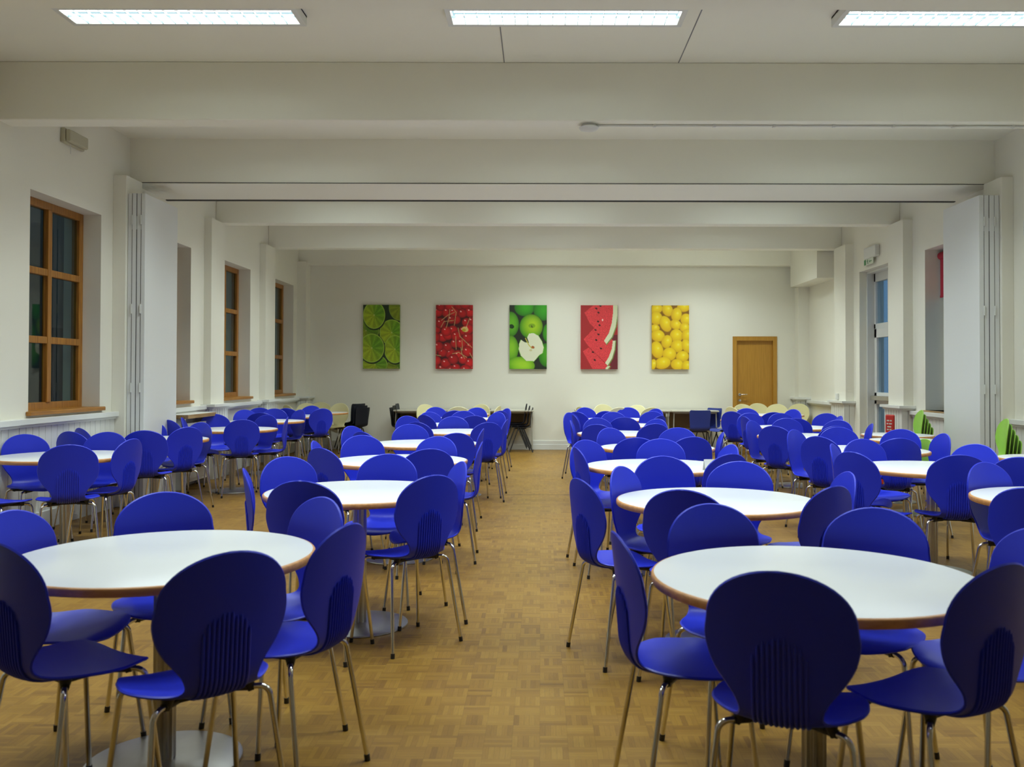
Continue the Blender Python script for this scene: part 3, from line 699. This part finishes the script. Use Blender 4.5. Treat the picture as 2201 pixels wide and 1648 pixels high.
CHAIRS = [
    ('A1', -4.152, 7.409, 323, 'b'),
    ('A1', -3.779, 7.638, 273, 'b'),
    ('A1', -3.492, 6.654, 118, 'b'),
    ('A1', -3.438, 7.092, 171, 'b'),
    ('A1', -3.921, 6.492, 76, 'b'),
    ('A2', -4.089, 8.173, 72, 'b'),
    ('A2', -4.189, 8.648, 50, 'b'),
    ('A2', -4.191, 9.662, 301, 'b'),
    ('A2', -3.648, 8.346, 107, 'b'),
    ('A2', -3.601, 8.819, 144, 'b'),
    ('A2', -3.702, 9.327, 244, 'b'),
    ('A3', -4.005, 10.670, 14, 'b'),
    ('A3', -4.031, 10.245, 57, 'b'),
    ('A3', -4.076, 11.381, 303, 'b'),
    ('A3', -3.470, 10.372, 115, 'b'),
    ('A3', -3.554, 11.173, 246, 'b'),
    ('A3', -3.286, 10.807, 192, 'b'),
    ('A4', -4.226, 12.060, 62, 'b'),
    ('A4', -4.138, 12.893, 315, 'b'),
    ('A4', -3.790, 12.296, 97, 'b'),
    ('A4', -4.259, 13.643, 289, 'b'),
    ('A4', -3.936, 13.292, 287, 'b'),
    ('A4', -3.669, 12.956, 227, 'b'),
    ('A5', -3.881, 13.919, 92, 'b'),
    ('A5', -3.830, 14.629, 258, 'b'),
    ('A5', -3.458, 13.791, 130, 'b'),
    ('A6', -4.125, 15.339, 46, 'c'),
    ('A6', -4.125, 16.039, 297, 'c'),
    ('A6', -4.068, 16.613, 283, 'c'),
    ('A6', -3.692, 16.023, 252, 'c'),
    ('A6', -3.733, 16.913, 264, 'c'),
    ('B1', -1.492, 3.630, 299, 'b'),
    ('B1', -1.039, 2.723, 133, 'b'),
    ('B1', -1.484, 2.880, 57, 'b'),
    ('B1', -1.718, 3.261, 350, 'b'),
    ('B1', -0.874, 3.100, 162, 'b'),
    ('B1', -1.048, 3.513, 227, 'b'),
    ('B2', -1.362, 4.891, 17, 'b'),
    ('B2', -1.394, 5.357, 316, 'b'),
    ('B2', -1.101, 4.505, 81, 'b'),
    ('B2', -0.704, 4.692, 134, 'b'),
    ('B2', -0.674, 5.142, 201, 'b'),
    ('B2', -0.979, 5.492, 267, 'b'),
    ('B3', -1.495, 6.870, 1, 'b'),
    ('B3', -1.378, 6.409, 52, 'b'),
    ('B3', -1.376, 7.323, 302, 'b'),
    ('B3', -0.854, 6.375, 113, 'b'),
    ('B3', -0.927, 7.188, 248, 'b'),
    ('B3', -0.683, 6.803, 182, 'b'),
    ('B4', -1.667, 8.780, 333, 'b'),
    ('B4', -1.443, 8.201, 49, 'b'),
    ('B4', -1.268, 9.026, 289, 'b'),
    ('B4', -0.842, 8.069, 116, 'b'),
    ('B4', -0.781, 8.522, 178, 'b'),
    ('B5', -0.685, 9.893, 121, 'b'),
    ('B5', -0.622, 10.373, 174, 'b'),
    ('B5', -1.223, 9.914, 61, 'b'),
    ('B5', -1.504, 10.986, 312, 'b'),
    ('B5', -1.032, 10.802, 280, 'b'),
    ('B6', -1.334, 11.684, 48, 'b'),
    ('B6', -0.913, 11.533, 109, 'b'),
    ('B6', -1.399, 12.240, 308, 'b'),
    ('B6', -1.093, 12.565, 270, 'b'),
    ('B6', -0.743, 12.157, 225, 'b'),
    ('B7', -1.249, 13.168, 93, 'b'),
    ('B7', -1.578, 14.117, 295, 'b'),
    ('B7', -1.082, 13.941, 249, 'b'),
    ('B7', -0.741, 13.040, 135, 'b'),
    ('B7', -0.717, 13.699, 209, 'b'),
    ('B8', -1.880, 15.588, 310, 'c'),
    ('B8', -1.349, 14.771, 95, 'c'),
    ('B8', -1.139, 15.600, 244, 'c'),
    ('B8', -0.914, 14.984, 166, 'c'),
    ('C1', 0.697, 2.526, 68, 'b'),
    ('C1', 1.120, 2.615, 121, 'b'),
    ('C1', 0.478, 2.909, 7, 'b'),
    ('C1', 0.723, 3.293, 286, 'b'),
    ('C1', 1.148, 3.223, 236, 'b'),
    ('C1', 1.432, 2.907, 194, 'b'),
    ('C2', 0.408, 4.478, 22, 'b'),
    ('C2', 0.641, 4.851, 329, 'b'),
    ('C2', 0.720, 4.181, 67, 'b'),
    ('C2', 0.790, 5.386, 277, 'b'),
    ('C2', 1.082, 5.059, 247, 'b'),
    ('C2', 1.201, 4.301, 127, 'b'),
    ('C2', 1.379, 4.706, 181, 'b'),
    ('C3', 0.483, 6.378, 11, 'b'),
    ('C3', 0.498, 6.844, 310, 'b'),
    ('C3', 0.927, 6.932, 262, 'b'),
    ('C3', 1.175, 6.539, 192, 'b'),
    ('C3', 1.105, 6.004, 121, 'b'),
    ('C4', 0.807, 7.562, 84, 'b'),
    ('C4', 1.202, 7.665, 104, 'b'),
    ('C4', 0.803, 8.484, 307, 'b'),
    ('C4', 1.251, 8.519, 248, 'b'),
    ('C4', 1.399, 8.084, 173, 'b'),
    ('C5', 0.576, 10.120, 355, 'b'),
    ('C5', 0.685, 9.528, 65, 'b'),
    ('C5', 1.131, 9.693, 108, 'b'),
    ('C5', 0.750, 10.565, 289, 'b'),
    ('C5', 1.194, 10.367, 221, 'b'),
    ('C6', 0.581, 12.161, 323, 'b'),
    ('C6', 0.659, 11.691, 10, 'b'),
    ('C6', 1.063, 11.197, 80, 'b'),
    ('C6', 1.051, 12.316, 280, 'b'),
    ('C6', 1.490, 12.588, 243, 'b'),
    ('C6', 1.341, 11.559, 141, 'b'),
    ('C7', 0.648, 12.762, 52, 'b'),
    ('C7', 0.793, 14.098, 293, 'b'),
    ('C7', 1.030, 13.060, 66, 'b'),
    ('C7', 1.351, 14.128, 258, 'b'),
    ('C7', 1.598, 13.701, 218, 'b'),
    ('C8', 0.849, 14.795, 33, 'c'),
    ('C8', 1.187, 15.698, 292, 'c'),
    ('C8', 1.280, 14.611, 88, 'c'),
    ('C8', 1.554, 15.354, 238, 'c'),
    ('C8', 1.689, 14.636, 115, 'c'),
    ('D1', 2.277, 6.094, 29, 'b'),
    ('D1', 2.729, 6.000, 81, 'b'),
    ('D1', 2.627, 6.974, 283, 'b'),
    ('D1', 3.044, 6.541, 214, 'b'),
    ('D1', 2.377, 6.572, 332, 'b'),
    ('D2', 2.505, 7.679, 40, 'b'),
    ('D2', 2.546, 8.278, 316, 'b'),
    ('D2', 2.923, 8.662, 265, 'b'),
    ('D2', 2.923, 7.551, 90, 'b'),
    ('D2', 3.285, 8.379, 229, 'b'),
    ('D2', 3.322, 7.914, 182, 'b'),
    ('D3', 2.514, 9.256, 48, 'b'),
    ('D3', 2.556, 9.988, 319, 'b'),
    ('D3', 2.930, 10.509, 268, 'b'),
    ('D3', 2.944, 9.354, 104, 'b'),
    ('D3', 3.267, 10.181, 225, 'b'),
    ('D3', 3.302, 9.631, 169, 'b'),
    ('D4', 2.787, 11.307, 10, 'b'),
    ('D4', 2.888, 12.070, 276, 'b'),
    ('D4', 3.283, 12.011, 273, 'b'),
    ('D4', 3.113, 10.985, 76, 'b'),
    ('D4', 3.749, 12.044, 231, 'b'),
    ('D4', 3.576, 11.422, 179, 'b'),
    ('D5', 2.881, 12.997, 50, 'b'),
    ('D5', 3.215, 13.848, 267, 'b'),
    ('D5', 3.258, 12.792, 90, 'b'),
    ('D5', 3.663, 13.585, 211, 'b'),
    ('D6', 3.322, 14.817, 27, 'c'),
    ('D6', 3.681, 15.951, 282, 'c'),
    ('D6', 4.043, 16.509, 270, 'c'),
    ('D6', 4.210, 16.040, 252, 'c'),
    ('D6', 4.632, 16.318, 238, 'c'),
    ('E1', 2.695, 5.043, 296, 'b'),
    ('E1', 2.374, 4.213, 44, 'b'),
]
# ================================================================ SHELL CHAIR
def pchip(ts, vs, t):
    i = 0
    while i < len(ts) - 2 and t > ts[i + 1]: i += 1
    def d(k):
        if k == 0: return (vs[1] - vs[0]) / (ts[1] - ts[0])
        if k == len(ts) - 1: return (vs[-1] - vs[-2]) / (ts[-1] - ts[-2])
        return (vs[k + 1] - vs[k - 1]) / (ts[k + 1] - ts[k - 1])
    h = ts[i + 1] - ts[i]; u = (t - ts[i]) / h
    return ((1 + 2 * u) * (1 - u) ** 2 * vs[i] + u * (1 - u) ** 2 * h * d(i) + u * u * (3 - 2 * u) * vs[i + 1] + u * u * (u - 1) * h * d(i + 1))
# z, y, half width
PROF = [(.735, -.2205, .189), (.690, -.2155, .194), (.640, -.211, .183), (.600, -.208, .162), (.570, -.2055, .138), (.545, -.2035, .119), (.520, -.200, .107), (.498, -.192, .103),
        (.480, -.176, .112), (.468, -.148, .134), (.461, -.110, .168), (.458, -.065, .196), (.457, -.015, .207), (.459, .035, .207), (.462, .080, .200), (.463, .115, .184)]
def shell_rows():
    rows = []
    # round head of the back: half ellipse from z .735 up to .88
    for k in range(12):
        a = PI / 2 * k / 12
        rows.append((.735 + .145 * math.cos(a), -.2205 - .017 * math.cos(a), .189 * math.sin(max(a, .06))))
    ts = [0]
    for p, q in zip(PROF[:-1], PROF[1:]): ts.append(ts[-1] + math.hypot(p[0] - q[0], p[1] - q[1]))
    N = 44
    for k in range(N + 1):
        t = ts[-1] * k / N
        rows.append(tuple(pchip(ts, [p[i] for p in PROF], t) for i in range(3)))
    z0, y0, h0 = rows[-1]
    for k in range(1, 11):
        a = PI / 2 * k / 10
        rows.append((z0 - .012 * (1 - math.cos(a)) - .010 * math.sin(a) ** 3, y0 + .062 * math.sin(a), h0 * math.cos(min(a, 1.51))))
    return rows
ROWS = shell_rows()
def row_point(row, x, nrm):
    z, y, h = row
    # sides wrap forward on the back, up on the seat; the seat edges roll gently down at the front
    c = .036 * (abs(x) / .2) ** 2
    p = Vector((x, y, z)) + nrm * c
    return p
def row_normals():
    ns = []
    for i in range(len(ROWS)):
        a = ROWS[max(i - 1, 0)]; b = ROWS[min(i + 1, len(ROWS) - 1)]
        dy, dz = b[1] - a[1], b[0] - a[0]; l = math.hypot(dy, dz)
        ns.append(Vector((0, -dz / l, dy / l)))     # towards the sitter
    return ns
NS = row_normals()
def sitter(i):
    s = NS[i].copy()
    if i > 30: s = s * (1 - .55 * min(1, (i - 30) / 20))
    return s
def shell_mesh(th=.0095, nc=22):
    m = MB(); n = len(ROWS); front = []; backs = []
    for i in range(n):
        z, y, h = ROWS[i]
        for j in range(nc + 1):
            u = -1 + 2 * j / nc; x = h * math.sin(u * PI / 2)
            p = row_point(ROWS[i], x, sitter(i))
            front.append(p)
    # surface normals by finite differences
    W = nc + 1
    def P(i, j): return front[i * W + j]
    for i in range(n):
        for j in range(W):
            a = P(min(i + 1, n - 1), j) - P(max(i - 1, 0), j); b = P(i, min(j + 1, nc)) - P(i, max(j - 1, 0))
            q = a.cross(b)
            if q.length < 1e-9: q = NS[i].copy()
            q.normalize()
            if q.dot(NS[i]) < 0: q = -q
            e = min(1, .35 + 3 * (1 - abs(-1 + 2 * j / nc))) 
            backs.append(P(i, j) - q * th)
    vs = front + backs; o = n * W; fs = []
    for i in range(n - 1):
        for j in range(nc):
            a, b, c, d = i * W + j, i * W + j + 1, (i + 1) * W + j + 1, (i + 1) * W + j
            fs.append((a, b, c, d)); fs.append((a + o, d + o, c + o, b + o))
    rim = [j for j in range(W)] + [i * W + nc for i in range(1, n)] + [(n - 1) * W + j for j in range(nc - 1, -1, -1)] + [i * W for i in range(n - 2, 0, -1)]
    # rounded rim
    k = len(rim); mid = []
    for t, a in enumerate(rim):
        pa, pb = vs[a], vs[a + o]; c = (pa + pb) / 2
        nx_, pv = vs[rim[(t + 1) % k]], vs[rim[t - 1]]
        tan = (nx_ - pv); nn = (pa - pb)
        out_ = tan.cross(nn)
        if out_.length > 1e-9: out_.normalize()
        cen = Vector((0, ROWS[min(a // W, n - 1)][1], ROWS[min(a // W, n - 1)][0]))
        if out_.dot(c - Vector((0, -.1, .62))) < 0 and abs(out_.dot(c - Vector((0, -.1, .62)))) > .02: pass
        mid.append((c, out_))
    s = 1.0
    # choose the sign so that the rim bulges outwards at the top
    if mid[nc // 2][1].z < 0: s = -1.0
    base = len(vs)
    vs = vs + [c + o_ * (s * th * .45) for c, o_ in mid]
    for t in range(k):
        a, b = rim[t], rim[(t + 1) % k]
        fs.append((a, base + t, base + (t + 1) % k, b)); fs.append((a + o, b + o, base + (t + 1) % k, base + t))
    m.add(vs, fs); return m
def rib_mesh():
    m = MB()
    for k in range(11):
        x = -.068 + .0136 * k; top = .716 - .045 * (x / .068) ** 2
        pts = []
        for i in range(len(ROWS)):
            if ROWS[i][0] > top: continue
            if ROWS[i][1] > -.085: break
            p = row_point(ROWS[i], x, sitter(i)) - NS[i] * .0125
            pts.append(p)
        m.tube(pts, [.001] + [.0046] * (len(pts) - 2) + [.001], 6)
    return m
def mount_mesh():
    m = MB(); m.box((-.085, -.085, .434), (.085, .085, .448))
    for sx in (-1, 1):
        for sy in (-1, 1): m.tube([(sx * .06, sy * .055, .440), (sx * .135, sy * .108, .440)], [.013, .0125], 10); m.tube([(sx * .118, sy * .097, .462), (sx * .128, sy * .104, .428)], [.02, .010], 10)
    return m
def leg_mesh(sx, sy, r=.0088):
    pts = [(sx * .10, sy * .084, .440), (sx * .145, sy * .115, .440)]
    # bend
    for k in range(1, 7):
        a = PI / 2 * k / 6 * .93
        pts.append((sx * (.145 + .030 * math.sin(a)), sy * (.115 + .020 * math.sin(a)), .440 - .032 * (1 - math.cos(a))))
    pts.append((sx * .213, sy * .187 - .012, .012))
    m = MB(); m.tube(pts, r, 10); return m
def foot_mesh(sx, sy):
    m = MB(); m.tube([(sx * .2112, sy * .1855 - .012, .024), (sx * .2135, sy * .1875 - .012, .0)], .0105, 10); return m
def make_chair(name, colmat):
    r = empty(name)
    shell_mesh().build('seat_shell', colmat, r, smooth=True)
    rib_mesh().build('ribbed_back_panel', colmat, r, smooth=True)
    mount_mesh().build('seat_mount', MAT['black'], r, smooth=True)
    for sx in (-1, 1):
        for sy in (-1, 1):
            l = leg_mesh(sx, sy).build('leg', MAT['chrome'], r, smooth=True)
            foot_mesh(sx, sy).build('foot_cap', MAT['black'], l)
    return r
CH = {'b': make_chair('shell_chair', MAT['blue']), 'c': make_chair('shell_chair', MAT['cream']), 'g': make_chair('shell_chair', MAT['green'])}
USED = {}
def place(kind, x, y, deg, label, cat='chair', group=None, z=0.0, tilt=0.0):
    p = CH[kind]
    o = p if kind not in USED else copy_tree(p); USED[kind] = 1
    o.location = (x, y, z); o.rotation_euler = (tilt, 0, math.radians(deg - 90))
    tag(o, label, cat, group); return o
# ================================================================ ROUND TABLE
def make_table():
    r = empty('round_table'); R = .52
    m = MB(); m.lathe([(R - .012, .712), (R - .006, .714), (R - .006, .738), (R - .010, .740)], 96); m.build('tabletop', MAT['laminate'], r, smooth=True)
    m = MB(); n = 96; prof = [(R - .0125, .7115), (R - .004, .711), (R - .0005, .716), (R, .725), (R - .0005, .734), (R - .004, .7385), (R - .0095, .7402)]
    m.lathe(prof, n); m.f = m.f[:-2]; m.mi = m.mi[:-2]
    m.build('edge_band', MAT['edge'], r, smooth=True)
    m = MB(); nn = 32; ring = []
    for k in range(nn):
        a = 2 * PI * k / nn; rr_ = .0385 if k % 4 < 2 else .031; ring.append((rr_ * math.cos(a), rr_ * math.sin(a)))
    vs = [(x, y, z) for z in (.012, .70) for x, y in ring]
    m.add(vs, [(k, (k + 1) % nn, nn + (k + 1) % nn, nn + k) for k in range(nn)]); m.build('column', MAT['brushed'], r)
    m = MB(); m.lathe([(.265, .0), (.268, .003), (.266, .010), (.25, .013), (.05, .018)], 64); m.build('base_plate', MAT['brushed'], r, smooth=True)
    m = MB(); m.lathe([(.05, .69), (.17, .704), (.17, .711)], 32); m.box((-.30, -.02, .695), (.30, .02, .711)); m.box((-.02, -.30, .695), (.02, .30, .711)); m.build('support_plate', MAT['blacksteel'], r)
    return r
TB = make_table(); TBU = []
ROWN = {'A': 'left window row', 'B': 'row left of aisle', 'C': 'row right of aisle', 'D': 'right-hand row'}
ORD = {'1': 'nearest', '2': 'second-nearest', '3': 'third-nearest', '4': 'fourth-nearest', '5': 'fifth-nearest', '6': 'sixth-nearest', '7': 'seventh-nearest', '8': 'eighth-nearest'}
def table_name(t):
    if t == 'E1': return 'large table cut by the right edge'
    return '%s table, %s' % (ORD[t[1]], ROWN[t[0]])
def put_table(x, y, label, sc=1.0, rz=0.0, group='round white tables'):
    o = TB if not TBU else copy_tree(TB); TBU.append(1)
    o.location = (x, y, 0); o.scale = (sc, sc, 1.0); o.rotation_euler = (0, 0, rz); tag(o, label, 'table', group)
for i, (t, (x, y)) in enumerate(TABLES.items()):
    put_table(x, y, 'large round white table cut by the right edge of the view' if t == 'E1' else 'round white table with wood edge, ' + table_name(t).replace(' table,', ' in'), rz=i * 1.1)
# chairs round the tables
SIDES = ['right side', 'far right side', 'far side', 'far left side', 'left side', 'near left side', 'near side', 'near right side']
by = {}
for t, x, y, deg, k in CHAIRS: by.setdefault(t, []).append((x, y, deg, k))
for t, lst in by.items():
    cx, cy = TABLES[t]; used = {}
    items = []
    for x, y, deg, k in lst:
        a = math.degrees(math.atan2(y - cy, x - cx)) % 360; items.append([a, x, y, deg, k])
    items.sort()
    best = None
    for it in items: it.append(int(((it[0] + 22.5) % 360) // 45))
    # keep one chair to each side word : move the worse fitting one to a free neighbour
    for _ in range(6):
        for p in items:
            same = [q for q in items if q is not p and q[5] == p[5]]
            if same:
                q = same[0]; d1 = (p[0] - p[5] * 45 + 180) % 360 - 180; d2 = (q[0] - q[5] * 45 + 180) % 360 - 180
                hi, lo = (p, q) if d1 > d2 else (q, p)
                tk_ = {z[5] for z in items}
                if (hi[5] + 1) % 8 not in tk_: hi[5] = (hi[5] + 1) % 8
                elif (lo[5] - 1) % 8 not in tk_: lo[5] = (lo[5] - 1) % 8
    for a, x, y, deg, k, s in items:
        cn = {'b': 'blue', 'c': 'cream', 'g': 'green'}[k]
        lab = '%s shell chair, %s of %s' % (cn, SIDES[s], table_name(t))
        same = sorted([q[1] for q in items if q[5] == s])
        if len(same) > 1:
            lab = '%s chair, %s from left on %s of %s' % (cn, ('first', 'second', 'third', 'fourth', 'fifth')[same.index(x)], SIDES[s], table_name(t))
        place(k, x, y, deg, lab, group={'b': 'blue shell chairs round the tables', 'c': 'cream shell chairs round the far tables', 'g': 'green shell chairs'}[k])
# small tables along the right wall and their chairs
put_table(3.95, 9.95, 'smaller round white table in front of the glazed exit door', .74)
put_table(3.72, 9.12, 'smaller round white table beside the folded right partition', .70)
put_table(4.03, 7.10, 'smaller round white table before the near stack of green chairs', .74)
put_table(3.74, 6.42, 'smaller round white table nearest the right edge of view', .74)
for o in [CH['g']]: o.scale = (.9, .9, .9)      # the green chairs are a smaller size
place('g', 3.43, 8.45, 192, 'single green shell chair behind the second right-hand table', group='green shell chairs')
place('g', 3.43, 6.34, 40, 'single green shell chair near the right edge of view', group='green shell chairs')
place('b', 3.12, 5.81, 60, 'blue shell chair in front of the single green chair at right', group='blue shell chairs round the tables')
# stacks of green chairs
def stack(x, y, deg, n, lab):
    f = Vector((math.cos(math.radians(deg)), math.sin(math.radians(deg)), 0))
    pos = ('bottom', 'second from bottom', 'third from bottom', 'fourth from bottom', 'fifth from bottom', 'sixth from bottom', 'top')
    for k in range(n):
        p = Vector((x, y, 0)) + f * (.027 * k)
        nm = 'top' if k == n - 1 else pos[k]
        place('g', p.x, p.y, deg, 'green shell chair, %s of %s' % (nm, lab), group='green chairs in ' + lab, z=.05 * k)
stack(4.33, 10.47, 172, 5, 'the stack under narrow window')
stack(4.22, 8.36, 168, 5, 'the near stack by right wall')

# ================================================================ SCHOOL CHAIRS (square backs)
def school_chair(name, colmat):
    r = empty(name)
    prof = [(.80, -.225, .165), (.79, -.223, .178), (.72, -.212, .182), (.64, -.200, .178), (.56, -.190, .172), (.50, -.185, .170), (.465, -.170, .172), (.445, -.135, .180), (.437, -.08, .188), (.435, 0, .192), (.440, .08, .192), (.443, .15, .186), (.436, .185, .176), (.420, .20, .165)]
    ts = [0]
    for p, q in zip(prof[:-1], prof[1:]): ts.append(ts[-1] + math.hypot(p[0] - q[0], p[1] - q[1]))
    rows = [tuple(pchip(ts, [p[i] for p in prof], ts[-1] * k / 36) for i in range(3)) for k in range(37)]
    nc = 12; fr = []; bkv = []
    for i, (z, y, h) in enumerate(rows):
        a = rows[max(i - 1, 0)]; b = rows[min(i + 1, 36)]; dy, dz = b[1] - a[1], b[0] - a[0]; l = math.hypot(dy, dz); n_ = Vector((0, -dz / l, dy / l))
        for j in range(nc + 1):
            x = h * (-1 + 2 * j / nc); p = Vector((x, y, z)) + n_ * (.022 * (abs(x) / .19) ** 2.2); fr.append(p); bkv.append(p - n_ * .006)
    W = nc + 1; o = len(fr); fs = []
    for i in range(36):
        for j in range(nc):
            a, b, c, d = i * W + j, i * W + j + 1, (i + 1) * W + j + 1, (i + 1) * W + j
            fs += [(a, b, c, d), (a + o, d + o, c + o, b + o)]
    rim = [j for j in range(W)] + [i * W + nc for i in range(1, 37)] + [36 * W + j for j in range(nc - 1, -1, -1)] + [i * W for i in range(35, 0, -1)]
    for t in range(len(rim)):
        a, b = rim[t], rim[(t + 1) % len(rim)]; fs.append((a, a + o, b + o, b))
    m = MB(); m.add(fr + bkv, fs); m.build('seat_shell', colmat, r, smooth=True)
    for sx in (-1, 1):
        l = MB(); l.tube([(sx * .15, -.01, .425), (sx * .17, -.05, .41), (sx * .185, -.225, .0)], .010, 8); l.build('leg', MAT['blacksteel'], r, smooth=True)
        l = MB(); l.tube([(sx * .15, .01, .425), (sx * .17, .05, .41), (sx * .185, .20, .0)], .010, 8); l.build('leg', MAT['blacksteel'], r, smooth=True)
    l = MB(); l.tube([(-.155, 0, .422), (.155, 0, .422)], .010, 8); l.box((-.10, -.10, .420), (.10, .10, .434)); l.build('seat_rail', MAT['blacksteel'], r)
    return r
SCH = {'k': school_chair('school_chair', MAT['polyblack']), 'n': school_chair('school_chair', MAT['polyblue'])}
SU = {}
def put_school(kind, x, y, deg, label, z=0.0, group='charcoal school chairs'):
    o = SCH[kind] if kind not in SU else copy_tree(SCH[kind]); SU[kind] = 1
    o.location = (x, y, z); o.rotation_euler = (0, 0, math.radians(deg - 90)); tag(o, label, 'chair', group)
def school_stack(x, y, deg, n, lab):
    f = Vector((math.cos(math.radians(deg)), math.sin(math.radians(deg)), 0)); pos = ['bottom', 'middle', 'top'] if n == 3 else ['bottom', 'top']
    for k in range(n):
        p = Vector((x, y, 0)) + f * (.055 * k)
        put_school('k', p.x, p.y, deg, 'charcoal plastic school chair, %s of %s' % (pos[k], lab), z=.035 * k, group='charcoal school chairs in stacks')
school_stack(-3.40, 16.42, 150, 3, 'stack left of desks by far wall')
school_stack(-2.52, 16.40, 0, 3, 'stack at the leftmost desk')
school_stack(-.36, 16.42, 180, 3, 'stack at right end of left desks')
put_school('k', -1.70, 16.30, 180, 'charcoal plastic school chair between the first two desks', group='charcoal school chairs at desks')
put_school('n', 1.97, 16.35, 8, 'blue plastic school chair side-on at the middle right desk', group='blue school chairs by the far wall')
put_school('n', 2.72, 15.55, 92, 'blue plastic school chair with its square back facing the camera', group='blue school chairs by the far wall')
put_school('n', 3.02, 16.33, 215, 'blue plastic school chair turned left behind another blue one', group='blue school chairs by the far wall')
put_school('n', 3.22, 15.72, 200, 'blue plastic school chair just left of wooden door', group='blue school chairs by the far wall')
# rectangular desks against the far wall
def desk_proto():
    r = empty('folding_desk'); m = MB(); m.box((-.43, -.28, .735), (.43, .28, .762)); m.build('desktop', MAT['greylam'], r, bevel=.005)
    m = MB(); m.box((-.40, .20, .42), (.40, .22, .735)); m.build('modesty_panel', MAT['deskunder'], r)
    m = MB(); m.box((-.40, -.24, .705), (.40, -.22, .735)); m.box((-.40, .22, .705), (.40, .24, .735)); m.build('frame', MAT['greysteel'], r)
    for sx in (-1, 1):
        for sy in (-1, 1): l = MB(); l.tube([(sx * .38, sy * .235, .735), (sx * .40, sy * .25, .0)], .011, 8); l.build('leg', MAT['greysteel'], r, smooth=True)
    return r
dp = desk_proto()
for i, (x, lab) in enumerate([(-2.24, 'first of the left group'), (-1.345, 'second of the left group'), (-.55, 'third of the left group'), (1.06, 'first of the right group'), (1.93, 'second of the right group'), (2.80, 'third of the right group')]):
    o = dp if i == 0 else copy_tree(dp); o.location = (x, 16.52, 0); tag(o, 'grey rectangular desk against the far wall, ' + lab, 'desk', 'grey desks against the far wall')
# tent card on third table right of aisle
r = tag(empty('tent_card', (1.165, 6.14, .7402), math.radians(8)), 'blank white folded card on the third table right of aisle', 'card')
m = MB()
for s in (-1, 1): m.add([(-.05, s * .030, 0), (.05, s * .030, 0), (.05, s * .002, .073), (-.05, s * .002, .073), (-.05, s * .031, .001), (.05, s * .031, .001), (.05, s * .003, .074), (-.05, s * .003, .074)],
        [(0, 1, 2, 3), (7, 6, 5, 4), (0, 4, 5, 1), (2, 6, 7, 3), (1, 5, 6, 2), (0, 3, 7, 4)])
m.build('folded_card', MAT['card'], r)
